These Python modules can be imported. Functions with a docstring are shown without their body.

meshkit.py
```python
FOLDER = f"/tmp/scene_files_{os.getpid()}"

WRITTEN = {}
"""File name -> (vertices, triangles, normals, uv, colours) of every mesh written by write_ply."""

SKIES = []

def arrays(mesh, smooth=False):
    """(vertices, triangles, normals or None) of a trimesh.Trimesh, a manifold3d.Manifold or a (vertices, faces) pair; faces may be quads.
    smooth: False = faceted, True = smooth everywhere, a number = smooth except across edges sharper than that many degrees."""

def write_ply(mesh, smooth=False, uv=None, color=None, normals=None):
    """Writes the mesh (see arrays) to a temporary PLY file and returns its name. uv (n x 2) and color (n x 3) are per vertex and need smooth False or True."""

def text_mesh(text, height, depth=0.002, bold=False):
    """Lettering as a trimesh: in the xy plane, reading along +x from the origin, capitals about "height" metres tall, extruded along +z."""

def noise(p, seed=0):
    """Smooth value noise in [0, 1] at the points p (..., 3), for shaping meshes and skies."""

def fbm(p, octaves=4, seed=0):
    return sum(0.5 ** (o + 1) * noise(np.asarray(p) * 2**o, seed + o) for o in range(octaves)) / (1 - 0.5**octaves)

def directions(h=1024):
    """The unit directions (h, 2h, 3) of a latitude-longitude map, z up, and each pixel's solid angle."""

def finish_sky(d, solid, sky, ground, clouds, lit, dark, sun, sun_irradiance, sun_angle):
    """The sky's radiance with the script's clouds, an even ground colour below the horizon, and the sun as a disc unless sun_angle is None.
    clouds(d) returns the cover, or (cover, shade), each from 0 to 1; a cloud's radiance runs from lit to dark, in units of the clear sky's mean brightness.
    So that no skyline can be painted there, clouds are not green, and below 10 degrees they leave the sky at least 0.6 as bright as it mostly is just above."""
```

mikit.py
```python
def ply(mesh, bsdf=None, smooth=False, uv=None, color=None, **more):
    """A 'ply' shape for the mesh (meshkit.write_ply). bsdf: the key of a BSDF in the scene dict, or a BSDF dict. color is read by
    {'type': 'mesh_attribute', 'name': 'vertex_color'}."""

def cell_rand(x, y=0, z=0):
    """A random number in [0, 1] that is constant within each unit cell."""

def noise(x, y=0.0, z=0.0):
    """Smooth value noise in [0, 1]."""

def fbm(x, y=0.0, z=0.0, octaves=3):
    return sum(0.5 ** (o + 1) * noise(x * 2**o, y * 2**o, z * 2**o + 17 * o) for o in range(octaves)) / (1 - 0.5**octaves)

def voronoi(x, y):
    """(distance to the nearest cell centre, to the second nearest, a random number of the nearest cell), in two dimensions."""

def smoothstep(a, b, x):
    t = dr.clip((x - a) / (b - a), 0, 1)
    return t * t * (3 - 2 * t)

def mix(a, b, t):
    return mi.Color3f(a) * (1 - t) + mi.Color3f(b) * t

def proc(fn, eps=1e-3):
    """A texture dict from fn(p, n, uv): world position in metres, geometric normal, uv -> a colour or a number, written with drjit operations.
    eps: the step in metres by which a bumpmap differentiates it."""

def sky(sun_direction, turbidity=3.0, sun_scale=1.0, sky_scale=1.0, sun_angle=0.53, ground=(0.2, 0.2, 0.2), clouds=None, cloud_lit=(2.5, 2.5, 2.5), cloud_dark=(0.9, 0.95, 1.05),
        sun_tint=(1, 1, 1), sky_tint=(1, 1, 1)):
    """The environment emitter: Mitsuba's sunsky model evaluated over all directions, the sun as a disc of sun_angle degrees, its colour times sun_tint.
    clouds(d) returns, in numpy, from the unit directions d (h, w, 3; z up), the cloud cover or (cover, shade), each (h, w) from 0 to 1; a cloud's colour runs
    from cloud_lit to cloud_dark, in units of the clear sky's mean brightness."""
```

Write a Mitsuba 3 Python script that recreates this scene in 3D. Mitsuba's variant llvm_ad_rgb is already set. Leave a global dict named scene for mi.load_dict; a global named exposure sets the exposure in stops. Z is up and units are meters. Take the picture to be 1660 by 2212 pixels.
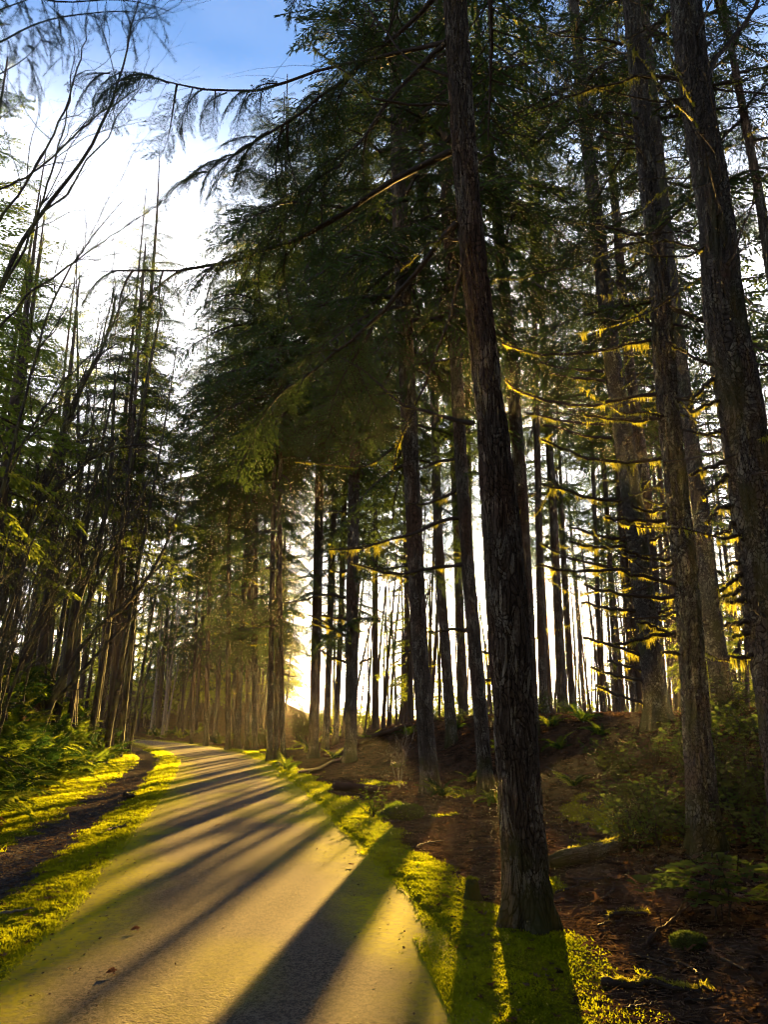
import math, random
import numpy as np, trimesh, mitsuba as mi, drjit as dr
import mikit, meshkit
from scipy.spatial import cKDTree
from scipy.interpolate import CubicSpline

T = mi.ScalarTransform4f
PI = math.pi
scene, labels = {}, {}

# ------------------------------------------------------------------ camera, sky, exposure
CAM_H, PITCH, F = 1.6, math.radians(14.7), 1660.0      # F and pixel picks refer to a 1660 x 2212 grid
CAM = np.array([0.0, 0.0, CAM_H])
FWD = np.array([0, math.cos(PITCH), math.sin(PITCH)])
UPV = np.array([0, -math.sin(PITCH), math.cos(PITCH)])
scene['camera'] = {'type': 'perspective', 'fov': 2 * math.degrees(math.atan(830 / F)), 'fov_axis': 'x',
                   'near_clip': 0.05, 'far_clip': 3000.0,
                   'to_world': T().look_at(origin=CAM.tolist(), target=(CAM + FWD).tolist(), up=[0, 0, 1]),
                   'medium': {'type': 'ref', 'id': 'air'}}


def ray(u, v):
    d = FWD + np.array([1, 0, 0]) * (u - 830) / F + UPV * (1106 - v) / F
    return d


def at(u, v, y):
    d = ray(u, v)
    return CAM + d * (y / d[1])


SUN = ray(1041, 1282)
SUN = SUN / np.linalg.norm(SUN)


def clouds(d):
    n = meshkit.fbm(d * np.array([2.2, 2.2, 5.0]) + 5.0, 4, 3)
    el = np.degrees(np.arcsin(np.clip(d[..., 2], -1, 1)))
    return np.clip(np.clip((45 - el) / 14, 0, 1) ** 1.4 + 0.5 * (n - 0.52), 0, 1), np.clip((n - 0.5) * 0.4, 0, 1)


scene['sky'] = mikit.sky(SUN.tolist(), turbidity=3.0, sun_scale=4.9, sky_scale=0.54, clouds=clouds,
                         cloud_lit=(5.0, 5.0, 5.1), cloud_dark=(4.0, 4.1, 4.3), sun_tint=(0.98, 1.0, 0.74), sky_tint=(0.50, 1.0, 1.75))
exposure = 4.3

rng = np.random.default_rng(7)


# ------------------------------------------------------------------ bookkeeping
def numbered(name):
    if name not in scene and name not in labels and not any(k.startswith(name + '__') for k in scene):
        return name
    n = counters.get(name, 0) + 1
    counters[name] = n
    return f'{name}_{n:03d}'


counters, used_thing = {}, set()


def thing(name, label, cat, group=None):
    key = name
    if key in used_thing:
        n = counters.get('T' + name, 0) + 1
        counters['T' + name] = n
        key = f'{name}_{n:03d}'
    used_thing.add(key)
    labels[key] = {'label': label, 'category': cat}
    if group:
        labels[key]['group'] = group
    return key


part_n = {}


def part(parent, name, shape, kind=None, label=None):
    base = parent + '__' + name
    n = part_n.get(base, -1) + 1
    part_n[base] = n
    key = base if n == 0 else f'{base}_{n:03d}'
    scene[key] = shape
    if kind or label:
        labels[key] = {}
        if kind: labels[key]['kind'] = kind
        if label: labels[key]['label'] = label
    return key


# ------------------------------------------------------------------ mesh helpers
def join(ms):
    vs, fs, o = [], [], 0
    for v, f in ms:
        vs.append(v); fs.append(np.asarray(f) + o); o += len(v)
    return np.vstack(vs), np.vstack(fs)


def tubes(P, R, n=3, caps=False):
    """N tubes at once. P (N,K,3), R (N,K)."""
    P, R = np.asarray(P, float), np.asarray(R, float)
    N, K, _ = P.shape
    t = np.gradient(P, axis=1)
    t /= np.linalg.norm(t, axis=2, keepdims=True) + 1e-12
    m = P[:, -1] - P[:, 0]
    ref = np.where((np.abs(m[:, 2]) > 0.75 * np.linalg.norm(m, axis=1))[:, None], [0.31, 0.95, 0.0], [0.0, 0.12, 1.0])
    a = np.cross(t, ref[:, None, :]); a /= np.linalg.norm(a, axis=2, keepdims=True) + 1e-12
    b = np.cross(t, a)
    th = np.arange(n) * 2 * PI / n
    V = P[:, :, None, :] + R[:, :, None, None] * (a[:, :, None, :] * np.cos(th)[:, None] + b[:, :, None, :] * np.sin(th)[:, None])
    i, k, j = np.meshgrid(np.arange(N), np.arange(K - 1), np.arange(n), indexing='ij')
    j2 = (j + 1) % n
    q = lambda kk, jj: (i * K + kk) * n + jj
    Fq = np.stack([q(k, j), q(k, j2), q(k + 1, j2), q(k + 1, j)], -1).reshape(-1, 4)
    return V.reshape(-1, 3), np.vstack([Fq[:, [0, 2, 1]], Fq[:, [0, 3, 2]]])


def resample(pts, k):
    """Smooth curve through pts (m,3), k samples."""
    pts = np.asarray(pts, float)
    s = np.r_[0, np.cumsum(np.linalg.norm(np.diff(pts, axis=0), axis=1))]
    if len(pts) == 2:
        q = np.linspace(0, 1, k)[:, None]
        return pts[0] * (1 - q) + pts[1] * q
    return CubicSpline(s, pts, bc_type='natural')(np.linspace(0, s[-1], k))


def diamonds(P, D, W, waist=0.45):
    """N flat leaflets: base P, vector D, half width vector W."""
    m = P + D * waist
    V = np.stack([P, m + W, P + D, m - W], 1).reshape(-1, 3)
    o = np.arange(len(P))[:, None] * 4
    return V, np.vstack([o + [0, 1, 2], o + [0, 2, 3]])


def strands(P, D, W):
    """N triangles: base centre P, tip P+D, half width vector W."""
    V = np.stack([P - W, P + W, P + D], 1).reshape(-1, 3)
    return V, np.arange(len(V)).reshape(-1, 3)


def unit(v):
    return v / (np.linalg.norm(v, axis=-1, keepdims=True) + 1e-12)


# ------------------------------------------------------------------ materials
def tw(d):
    return {'type': 'twosided', 'b': d}


def rgb(*c):
    return {'type': 'rgb', 'value': list(c)}


def bark_cells(uv, su=44, sv=9):
    u, v = uv.x, uv.y
    a = mikit.noise(u * 11, v * 3.2, 3.0) - 0.5
    b = mikit.noise(u * 13 + 7, v * 4.1, 8.0) - 0.5
    f, s, r = mikit.voronoi(u * su + a * 3.4 + b * 1.2, v * sv + b * 3.5)
    return mikit.smoothstep(0.0, 0.30, s - f), r


def bark_height(p, n, uv):
    c, r = bark_cells(uv)
    return c * (0.6 + 0.4 * r) + 0.30 * mikit.noise(uv.x * 120, uv.y * 55, 5.0)


def bark_colour(p, n, uv):
    c, r = bark_cells(uv)
    fine = mikit.noise(uv.x * 130, uv.y * 60, 2.0)
    big = mikit.fbm(uv.x * 3, uv.y * 0.9, 9.0, 3)
    plate = mikit.mix((0.025, 0.019, 0.015), (0.080, 0.066, 0.054), dr.clip(0.55 * r + 0.5 * fine, 0, 1))
    col = mikit.mix((0.014, 0.010, 0.008), plate, c)
    lich = mikit.smoothstep(0.62, 0.8, 0.55 * mikit.noise(uv.x * 8 + 40, uv.y * 5, 2.0) + 0.35 * r + 0.25 * fine) * c
    col = mikit.mix(col, (0.17, 0.17, 0.15), lich * 0.7)
    col = mikit.mix(col, col * mi.Color3f(1.25, 0.9, 0.74), mikit.smoothstep(0.5, 0.75, big))
    moss = mikit.smoothstep(0.85, 0.0, uv.y + 1.1 * (mikit.fbm(uv.x * 7, uv.y * 5, 0.0, 3) - 0.45)) * 0.8
    return mikit.mix(col, (0.04, 0.045, 0.009), moss)


scene['bark'] = tw({'type': 'bumpmap', 'arbitrary': mikit.proc(bark_height, 0.004), 'scale': 0.02,
                    'b': {'type': 'principled', 'base_color': mikit.proc(bark_colour), 'roughness': 0.85, 'specular': 0.25}})


def grey_height(p, n, uv):
    c, r = bark_cells(uv, 36, 20)
    return c * (0.5 + 0.5 * r) + 0.35 * mikit.noise(uv.x * 110, uv.y * 80, 5.0)


def grey_colour(p, n, uv):
    c, r = bark_cells(uv, 36, 20)
    fine = mikit.noise(uv.x * 120, uv.y * 90, 2.0)
    plate = mikit.mix((0.022, 0.019, 0.018), (0.082, 0.074, 0.068), dr.clip(0.6 * r + 0.45 * fine, 0, 1))
    col = mikit.mix((0.012, 0.010, 0.009), plate, c)
    lich = mikit.smoothstep(0.58, 0.74, 0.6 * mikit.fbm(uv.x * 9 + 20, uv.y * 4, 2.0, 3) + 0.25 * r + 0.2 * fine) * c
    col = mikit.mix(col, (0.17, 0.18, 0.155), lich * 0.75)
    col = mikit.mix(col, (0.035, 0.042, 0.012), mikit.smoothstep(0.55, 0.7, mikit.fbm(uv.x * 4, uv.y * 1.3, 6.0, 3)) * 0.6)
    moss = mikit.smoothstep(0.9, 0.0, uv.y + 1.1 * (mikit.fbm(uv.x * 7, uv.y * 5, 0.0, 3) - 0.45)) * 0.8
    return mikit.mix(col, (0.035, 0.042, 0.009), moss)


scene['bark_grey'] = tw({'type': 'bumpmap', 'arbitrary': mikit.proc(grey_height, 0.004), 'scale': 0.016,
                         'b': {'type': 'principled', 'base_color': mikit.proc(grey_colour), 'roughness': 0.85, 'specular': 0.25}})
scene['bark_far'] = tw({'type': 'principled', 'base_color': mikit.proc(
    lambda p, n, uv: mikit.mix((0.020, 0.014, 0.010), (0.075, 0.057, 0.045), mikit.fbm(p.x * 14 + p.y * 9, p.z * 3.0, p.y * 6, 3))), 'roughness': 0.9, 'specular': 0.2})
scene['bark_pale'] = tw({'type': 'principled', 'base_color': mikit.proc(
    lambda p, n, uv: mikit.mix((0.07, 0.06, 0.05), (0.22, 0.20, 0.175), mikit.fbm(p.x * 5 + p.y * 4, p.z * 9.0, 1.0, 3))), 'roughness': 0.85, 'specular': 0.2})
scene['twig'] = tw({'type': 'principled', 'base_color': rgb(0.03, 0.022, 0.016), 'roughness': 0.8, 'specular': 0.3})
scene['stem_bark'] = tw({'type': 'principled', 'base_color': mikit.proc(
    lambda p, n, uv: mikit.mix((0.022, 0.017, 0.013), (0.05, 0.05, 0.016), mikit.smoothstep(0.42, 0.6, mikit.fbm(p.x * 5, p.y * 5, p.z * 4, 3)))), 'roughness': 0.85, 'specular': 0.25})


def thin(col, rough=0.6, trans=0.9, **k):
    return {'type': 'principledthin', 'base_color': col, 'roughness': rough, 'diff_trans': trans, 'eta': 1.4, **k}


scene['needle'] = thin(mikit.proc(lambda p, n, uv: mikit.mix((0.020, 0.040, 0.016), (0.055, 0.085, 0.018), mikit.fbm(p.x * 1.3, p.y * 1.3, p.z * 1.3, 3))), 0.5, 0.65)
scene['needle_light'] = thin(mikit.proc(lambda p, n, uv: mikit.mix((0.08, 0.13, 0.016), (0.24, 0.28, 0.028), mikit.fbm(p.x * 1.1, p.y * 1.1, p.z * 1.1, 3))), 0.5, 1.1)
scene['hanging_moss'] = thin(mikit.proc(lambda p, n, uv: mikit.mix((0.15, 0.155, 0.014), (0.42, 0.40, 0.05), mikit.noise(p.x * 9, p.y * 9, p.z * 9))), 0.9, 1.0)
scene['moss_blade'] = thin(mikit.proc(lambda p, n, uv: mikit.mix((0.10, 0.14, 0.004), (0.40, 0.43, 0.010), mikit.fbm(p.x * 2.3, p.y * 2.3, 0, 3))), 0.9, 1.0)
scene['fern_leaf'] = thin(mikit.proc(lambda p, n, uv: mikit.mix((0.035, 0.08, 0.008), (0.15, 0.20, 0.016), mikit.fbm(p.x * 1.7, p.y * 1.7, p.z * 1.7, 2))), 0.3, 0.9)
scene['fern_dark'] = thin(rgb(0.018, 0.045, 0.010), 0.35, 0.6)
scene['fern_pale'] = thin(rgb(0.20, 0.24, 0.02), 0.4, 1.0)
scene['fern_dead'] = thin(rgb(0.16, 0.075, 0.03), 0.7, 0.7)
scene['shrub_leaf'] = thin(mikit.proc(lambda p, n, uv: mikit.mix((0.030, 0.055, 0.016), (0.075, 0.105, 0.02), mikit.noise(p.x * 7, p.y * 7, p.z * 7))), 0.3, 0.55)
scene['litter'] = thin({'type': 'mesh_attribute', 'name': 'vertex_color'}, 0.6, 0.35)
scene['stone_moss'] = tw({'type': 'principled', 'base_color': mikit.proc(
    lambda p, n, uv: mikit.mix((0.04, 0.036, 0.03), (0.035, 0.042, 0.007), mikit.smoothstep(0.35, 0.5, mikit.fbm(p.x * 7, p.y * 7, p.z * 7, 3) + 0.12 * n.z))), 'roughness': 0.95, 'specular': 0.2})
scene['log_wood'] = tw({'type': 'principled', 'base_color': mikit.proc(
    lambda p, n, uv: mikit.mix((0.02, 0.013, 0.009), (0.075, 0.042, 0.028), mikit.fbm(uv.x * 20, uv.y * 3, 0, 3))), 'roughness': 0.9, 'specular': 0.2})


def litter_ground(p):
    a = mikit.fbm(p.x * 6, p.y * 6, 0, 4)
    b = mikit.noise(p.x * 37, p.y * 37, 2)
    c = mikit.mix((0.018, 0.011, 0.007), (0.062, 0.036, 0.022), mikit.smoothstep(0.3, 0.7, a))
    return mikit.mix(c, (0.08, 0.055, 0.04), mikit.smoothstep(0.72, 0.9, b))


def ground_colour(p, n, uv):
    f = mikit.fbm(p.x * 2.7, p.y * 2.7, 4, 4)
    fine = mikit.noise(p.x * 45, p.y * 45, 1)
    c = litter_ground(p)
    gr = mikit.mix((0.024, 0.022, 0.020), (0.095, 0.083, 0.073), mikit.smoothstep(0.3, 0.8, fine) * 0.6 + 0.4 * mikit.fbm(p.x * 9, p.y * 9, 1, 2))
    c = mikit.mix(c, gr, mikit.smoothstep(0.35, 0.65, uv.y + (f - 0.5) * 0.5))
    ms = mikit.mix((0.05, 0.058, 0.004), (0.14, 0.13, 0.008), f * 0.6 + fine * 0.4)
    return mikit.mix(c, ms, mikit.smoothstep(0.4, 0.6, uv.x + (f - 0.5) * 1.0))


scene['ground_mat'] = tw({'type': 'bumpmap', 'arbitrary': mikit.proc(lambda p, n, uv: mikit.fbm(p.x * 22, p.y * 22, 0, 3), 0.006), 'scale': 0.03,
                          'b': {'type': 'diffuse', 'reflectance': mikit.proc(ground_colour)}})


def path_colour(p, n, uv):
    a = mikit.fbm(p.x * 1.1, p.y * 1.1, 3, 4)
    g = mikit.noise(p.x * 150, p.y * 150, 1) * 0.55 + mikit.noise(p.x * 60, p.y * 60, 2) * 0.45
    c = mikit.mix((0.023, 0.022, 0.021), (0.165, 0.138, 0.102), mikit.smoothstep(0.22, 0.80, g) * 0.75 + a * 0.25)
    edge = dr.abs(uv.x)                                   # metres from the centre line
    film = mikit.smoothstep(0.68, 1.35, edge + (a - 0.5) * 0.7)
    mid = mikit.smoothstep(0.56, 0.75, mikit.fbm(p.x * 0.9 + 9, p.y * 0.55, 7, 3)) * 0.35
    k = dr.clip((film + mid) * (0.55 + 0.75 * mikit.noise(p.x * 34, p.y * 34, 5)), 0, 1)
    return mikit.mix(c, mikit.mix((0.11, 0.115, 0.002), (0.35, 0.33, 0.004), a), k)


scene['path_mat'] = tw({'type': 'bumpmap', 'arbitrary': mikit.proc(lambda p, n, uv: mikit.noise(p.x * 110, p.y * 110, 0) * 0.6 + mikit.noise(p.x * 45, p.y * 45, 1) * 0.4, 0.002), 'scale': 0.0025,
                        'b': {'type': 'principled', 'base_color': mikit.proc(path_colour), 'roughness': 0.9, 'specular': 0.06}})

# ------------------------------------------------------------------ terrain
CL = np.array([(1.2, -60), (0.9, -30), (0.35, -12), (-0.25, -3), (-0.62, 1.5), (-0.89, 4.65), (-1.09, 6.5), (-1.60, 9.2), (-2.36, 13.2), (-3.9, 20.5), (-6.5, 30.8), (-10.2, 40), (-15.2, 49), (-24, 57), (-40, 63), (-70, 66)], float)
_s = np.r_[0, np.cumsum(np.linalg.norm(np.diff(CL, axis=0), axis=1))]
_cs = CubicSpline(_s, CL)
CLS = np.arange(0, _s[-1], 0.1)
CLP, CLT = _cs(CLS), unit(_cs(CLS, 1))
CLTREE = cKDTree(CLP)


def lateral(x, y):
    q = np.stack([np.ravel(x), np.ravel(y)], 1)
    _, i = CLTREE.query(q)
    dlt, t = q - CLP[i], CLT[i]
    return (dlt[:, 0] * t[:, 1] - dlt[:, 1] * t[:, 0]).reshape(np.shape(x))


TOE = np.array([(-60, 75), (-18, 62), (-6.5, 45), (-2.6, 31), (-0.6, 24), (0.9, 17.5), (2.3, 13.6), (3.1, 11), (3.6, 8.5), (4.2, 5), (4.8, 0), (5, -60)], float)
_ts = np.r_[0, np.cumsum(np.linalg.norm(np.diff(TOE, axis=0), axis=1))]
_tq = np.arange(0, _ts[-1], 0.2)
TOEP = np.stack([np.interp(_tq, _ts, TOE[:, k]) for k in (0, 1)], 1)
TOET = unit(np.gradient(TOEP, axis=0))
TOETREE = cKDTree(TOEP)


def toe(x, y):
    q = np.stack([np.ravel(x), np.ravel(y)], 1)
    _, i = TOETREE.query(q)
    dlt, t = q - TOEP[i], TOET[i]
    return -(dlt[:, 0] * t[:, 1] - dlt[:, 1] * t[:, 0]).reshape(np.shape(x))   # positive to the right of the toe line


def sst(a, b, x):
    t = np.clip((x - a) / (b - a), 0, 1)
    return t * t * (3 - 2 * t)


def nz(x, y, s, seed, o=3):
    p = np.stack([np.asarray(x) * s, np.asarray(y) * s, np.zeros(np.shape(x)) + seed * 1.7], -1)
    return meshkit.fbm(p, o, seed)


def H(x, y, detail=False):
    x, y = np.asarray(x, float), np.asarray(y, float)
    az_ = np.degrees(np.arctan2(x, y))
    s, m = lateral(x, y), toe(x, y)
    z = 3.1 * sst(-3.7, -7.6, s) + 5.0 * sst(-10, -48, s) * (0.5 + nz(x, y, 0.05, 2)) * (y > -20)
    far_drop = sst(26, 48, np.hypot(x, y))
    mh = 1.55 + 0.35 * (nz(x, y, 0.17, 4) - 0.5)
    z = z + mh * sst(0.0, 4.6, m + 1.0 * (nz(x, y, 0.35, 5) - 0.5)) * (1 - 0.75 * far_drop * (s > 0))
    z = z + 6.0 * sst(50, 120, np.hypot(x, y)) * (sst(9, 18, np.abs(az_ - 6))) * (0.5 + nz(x, y, 0.04, 21)) * (s > 0)
    z = z + 0.20 * (nz(x, y, 0.6, 6) - 0.5) * sst(2.2, 5, np.abs(s))
    z = z - 0.10 * np.exp(-((s - 2.7) / 0.6) ** 2)
    wob = 0.20 * (nz(x, y, 1.1, 7) - 0.5) + 0.22 * (nz(x, y, 5.0, 8, 3) - 0.5)
    z = z - 0.07 + 0.105 * sst(1.36, 1.60, np.abs(s) + wob)
    z = z - 0.05 * np.exp(-((s + 2.55) / 0.45) ** 2)
    if detail:
        r = np.hypot(x, y)
        mo = moss_w(x, y, s, m)
        amp = np.clip(1.25 - r / 40, 0.2, 1) * (np.abs(s) > 1.2)
        z = z + amp * (0.035 * (nz(x, y, 3.2, 9) - 0.5) + (0.012 + 0.026 * mo) * (nz(x, y, 11.0, 10, 3) - 0.5))
    return z


def moss_w(x, y, s=None, m=None):
    s = lateral(x, y) if s is None else s
    m = toe(x, y) if m is None else m
    n = nz(x, y, 0.6, 11, 4)
    right = sst(1.32, 1.6, s) * (1 - sst(1.7, 2.5, s + 1.9 * (n - 0.5)))
    patch = 0.75 * sst(0.58, 0.70, n) * (s > 1) * (1 - sst(0.3, 2.2, m))
    left = sst(1.25, 1.55, -s) * (1 - sst(4.2, 5.2, -s + 1.5 * (n - 0.5)))
    t1 = np.exp(-(((x - 0.55) ** 2 + (y - 5.3) ** 2) / 0.7))
    return np.clip(np.maximum(np.maximum(right, patch), np.maximum(left, t1)) , 0, 1) * (1 - dirt_w(x, y, s))


def dirt_w(x, y, s=None):
    s = lateral(x, y) if s is None else s
    w = 0.35 * (nz(x, y, 0.9, 12) - 0.5) + 0.45 * (nz(x, y, 4.0, 13) - 0.5)
    return sst(1.9, 2.25, -s + w) * (1 - sst(2.6, 3.15, -s + w))


def on_ground(u, v, tmax=300):
    d = ray(u, v)
    t = np.linspace(2, tmax, 6000) / d[1]
    p = CAM + d * t[:, None]
    below = p[:, 2] < H(p[:, 0], p[:, 1])
    i = int(np.argmax(below)) if below.any() else len(t) - 1
    return p[i]


def build_ground():
    ang = np.r_[np.arange(-180, -42, 4.0), np.arange(-42, 42, 0.28), np.arange(42, 180, 4.0)]
    r = [0.6]
    while r[-1] < 420:
        q = r[-1]
        r.append(q * (1.006 if 3.2 < q < 30 else 1.02 if q <= 80 and q > 3.2 else 1.06))
    r = np.array(r)
    A, R = np.meshgrid(np.radians(ang), r, indexing='ij')
    X, Y = R * np.sin(A), R * np.cos(A)
    Z = H(X, Y, True)
    uv = np.stack([moss_w(X, Y), dirt_w(X, Y)], -1).reshape(-1, 2)
    na, nr = A.shape
    i, j = np.meshgrid(np.arange(na), np.arange(nr - 1), indexing='ij')
    i2 = (i + 1) % na
    q = np.stack([i * nr + j, i * nr + j + 1, i2 * nr + j + 1, i2 * nr + j], -1).reshape(-1, 4)
    V = np.stack([X, Y, Z], -1).reshape(-1, 3)
    fan = np.stack([np.arange(na) * nr, ((np.arange(na) + 1) % na) * nr, np.full(na, len(V))], 1)
    V = np.vstack([V, [0, 0, float(H(0.0, 0.0))]])
    uv = np.vstack([uv, uv[:1]])
    Fc = np.vstack([q[:, [0, 2, 1]], q[:, [0, 3, 2]], fan[:, [0, 2, 1]]])
    nrm = np.cross(V[Fc[:, 1]] - V[Fc[:, 0]], V[Fc[:, 2]] - V[Fc[:, 0]])
    Fc[nrm[:, 2] < 0] = Fc[nrm[:, 2] < 0][:, ::-1]
    scene['ground'] = mikit.ply((V, Fc), 'ground_mat', smooth=True, uv=uv)
    labels['ground'] = {'kind': 'structure', 'label': 'forest floor of moss, brown leaf litter and a bare dirt track beside the path'}


def build_path():
    k = np.arange(200, len(CLS) - 5, 2)
    lat = np.linspace(-1.75, 1.75, 25)
    P = CLP[k][:, None, :] + np.stack([CLT[k][:, 1], -CLT[k][:, 0]], 1)[:, None, :] * lat[None, :, None]
    Z = 0.012 - 0.010 * (lat / 1.4) ** 2 + 0.012 * (nz(P[..., 0], P[..., 1], 0.7, 14) - 0.5)
    V = np.concatenate([P, Z[..., None]], -1).reshape(-1, 3)
    uv = np.stack(np.broadcast_arrays(lat[None, :], CLS[k][:, None]), -1).reshape(-1, 2)
    n = len(lat)
    i, j = np.meshgrid(np.arange(len(k) - 1), np.arange(n - 1), indexing='ij')
    q = np.stack([i * n + j, i * n + j + 1, (i + 1) * n + j + 1, (i + 1) * n + j], -1).reshape(-1, 4)
    Fc = np.vstack([q[:, [0, 1, 2]], q[:, [0, 2, 3]]])
    scene['path'] = mikit.ply((V, Fc), 'path_mat', smooth=True, uv=uv)
    labels['path'] = {'kind': 'structure', 'label': 'curving asphalt path with moss creeping in from both edges'}


build_ground()
build_path()

# ------------------------------------------------------------------ trunks
def pix_radius(p, w):
    return 0.45 * w * float((p - CAM) @ FWD) / F


def trunk_curve(pix, y=None, height=30.0):
    """pix: list of (u, v, width) from base to top. Returns (points, radii) by height."""
    if y is None:
        y = on_ground(pix[0][0], pix[0][1])[1]
    P = [at(u, v, y) for u, v, w in pix]
    Rr = [pix_radius(p, w) for p, (u, v, w) in zip(P, pix)]
    o = np.argsort([p[2] for p in P])
    P, Rr = [P[i] for i in o], [Rr[i] for i in o]
    b = P[0]
    g = float(H(b[0], b[1]))
    d0 = unit(P[1] - P[0]) if len(P) > 1 else np.array([0, 0, 1.0])
    if b[2] > g - 0.25:
        t = (b[2] - g + 0.3) / max(d0[2], 0.3)
        P.insert(0, b - d0 * t); Rr.insert(0, Rr[0])
    else:
        P[0] = np.array([b[0], b[1], g - 0.3])
    top = P[-1]
    d1 = unit(P[-1] - P[-2]); d1 = unit(d1 * 0.5 + np.array([0, 0, 0.5]))
    if top[2] < height:
        P.append(top + d1 * (height - top[2]) / d1[2]); Rr.append(0.02)
    P, Rr = np.array(P), np.array(Rr)
    o = np.r_[True, np.diff(P[:, 2]) > 0.3]
    return P[o], Rr[o], g


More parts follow.
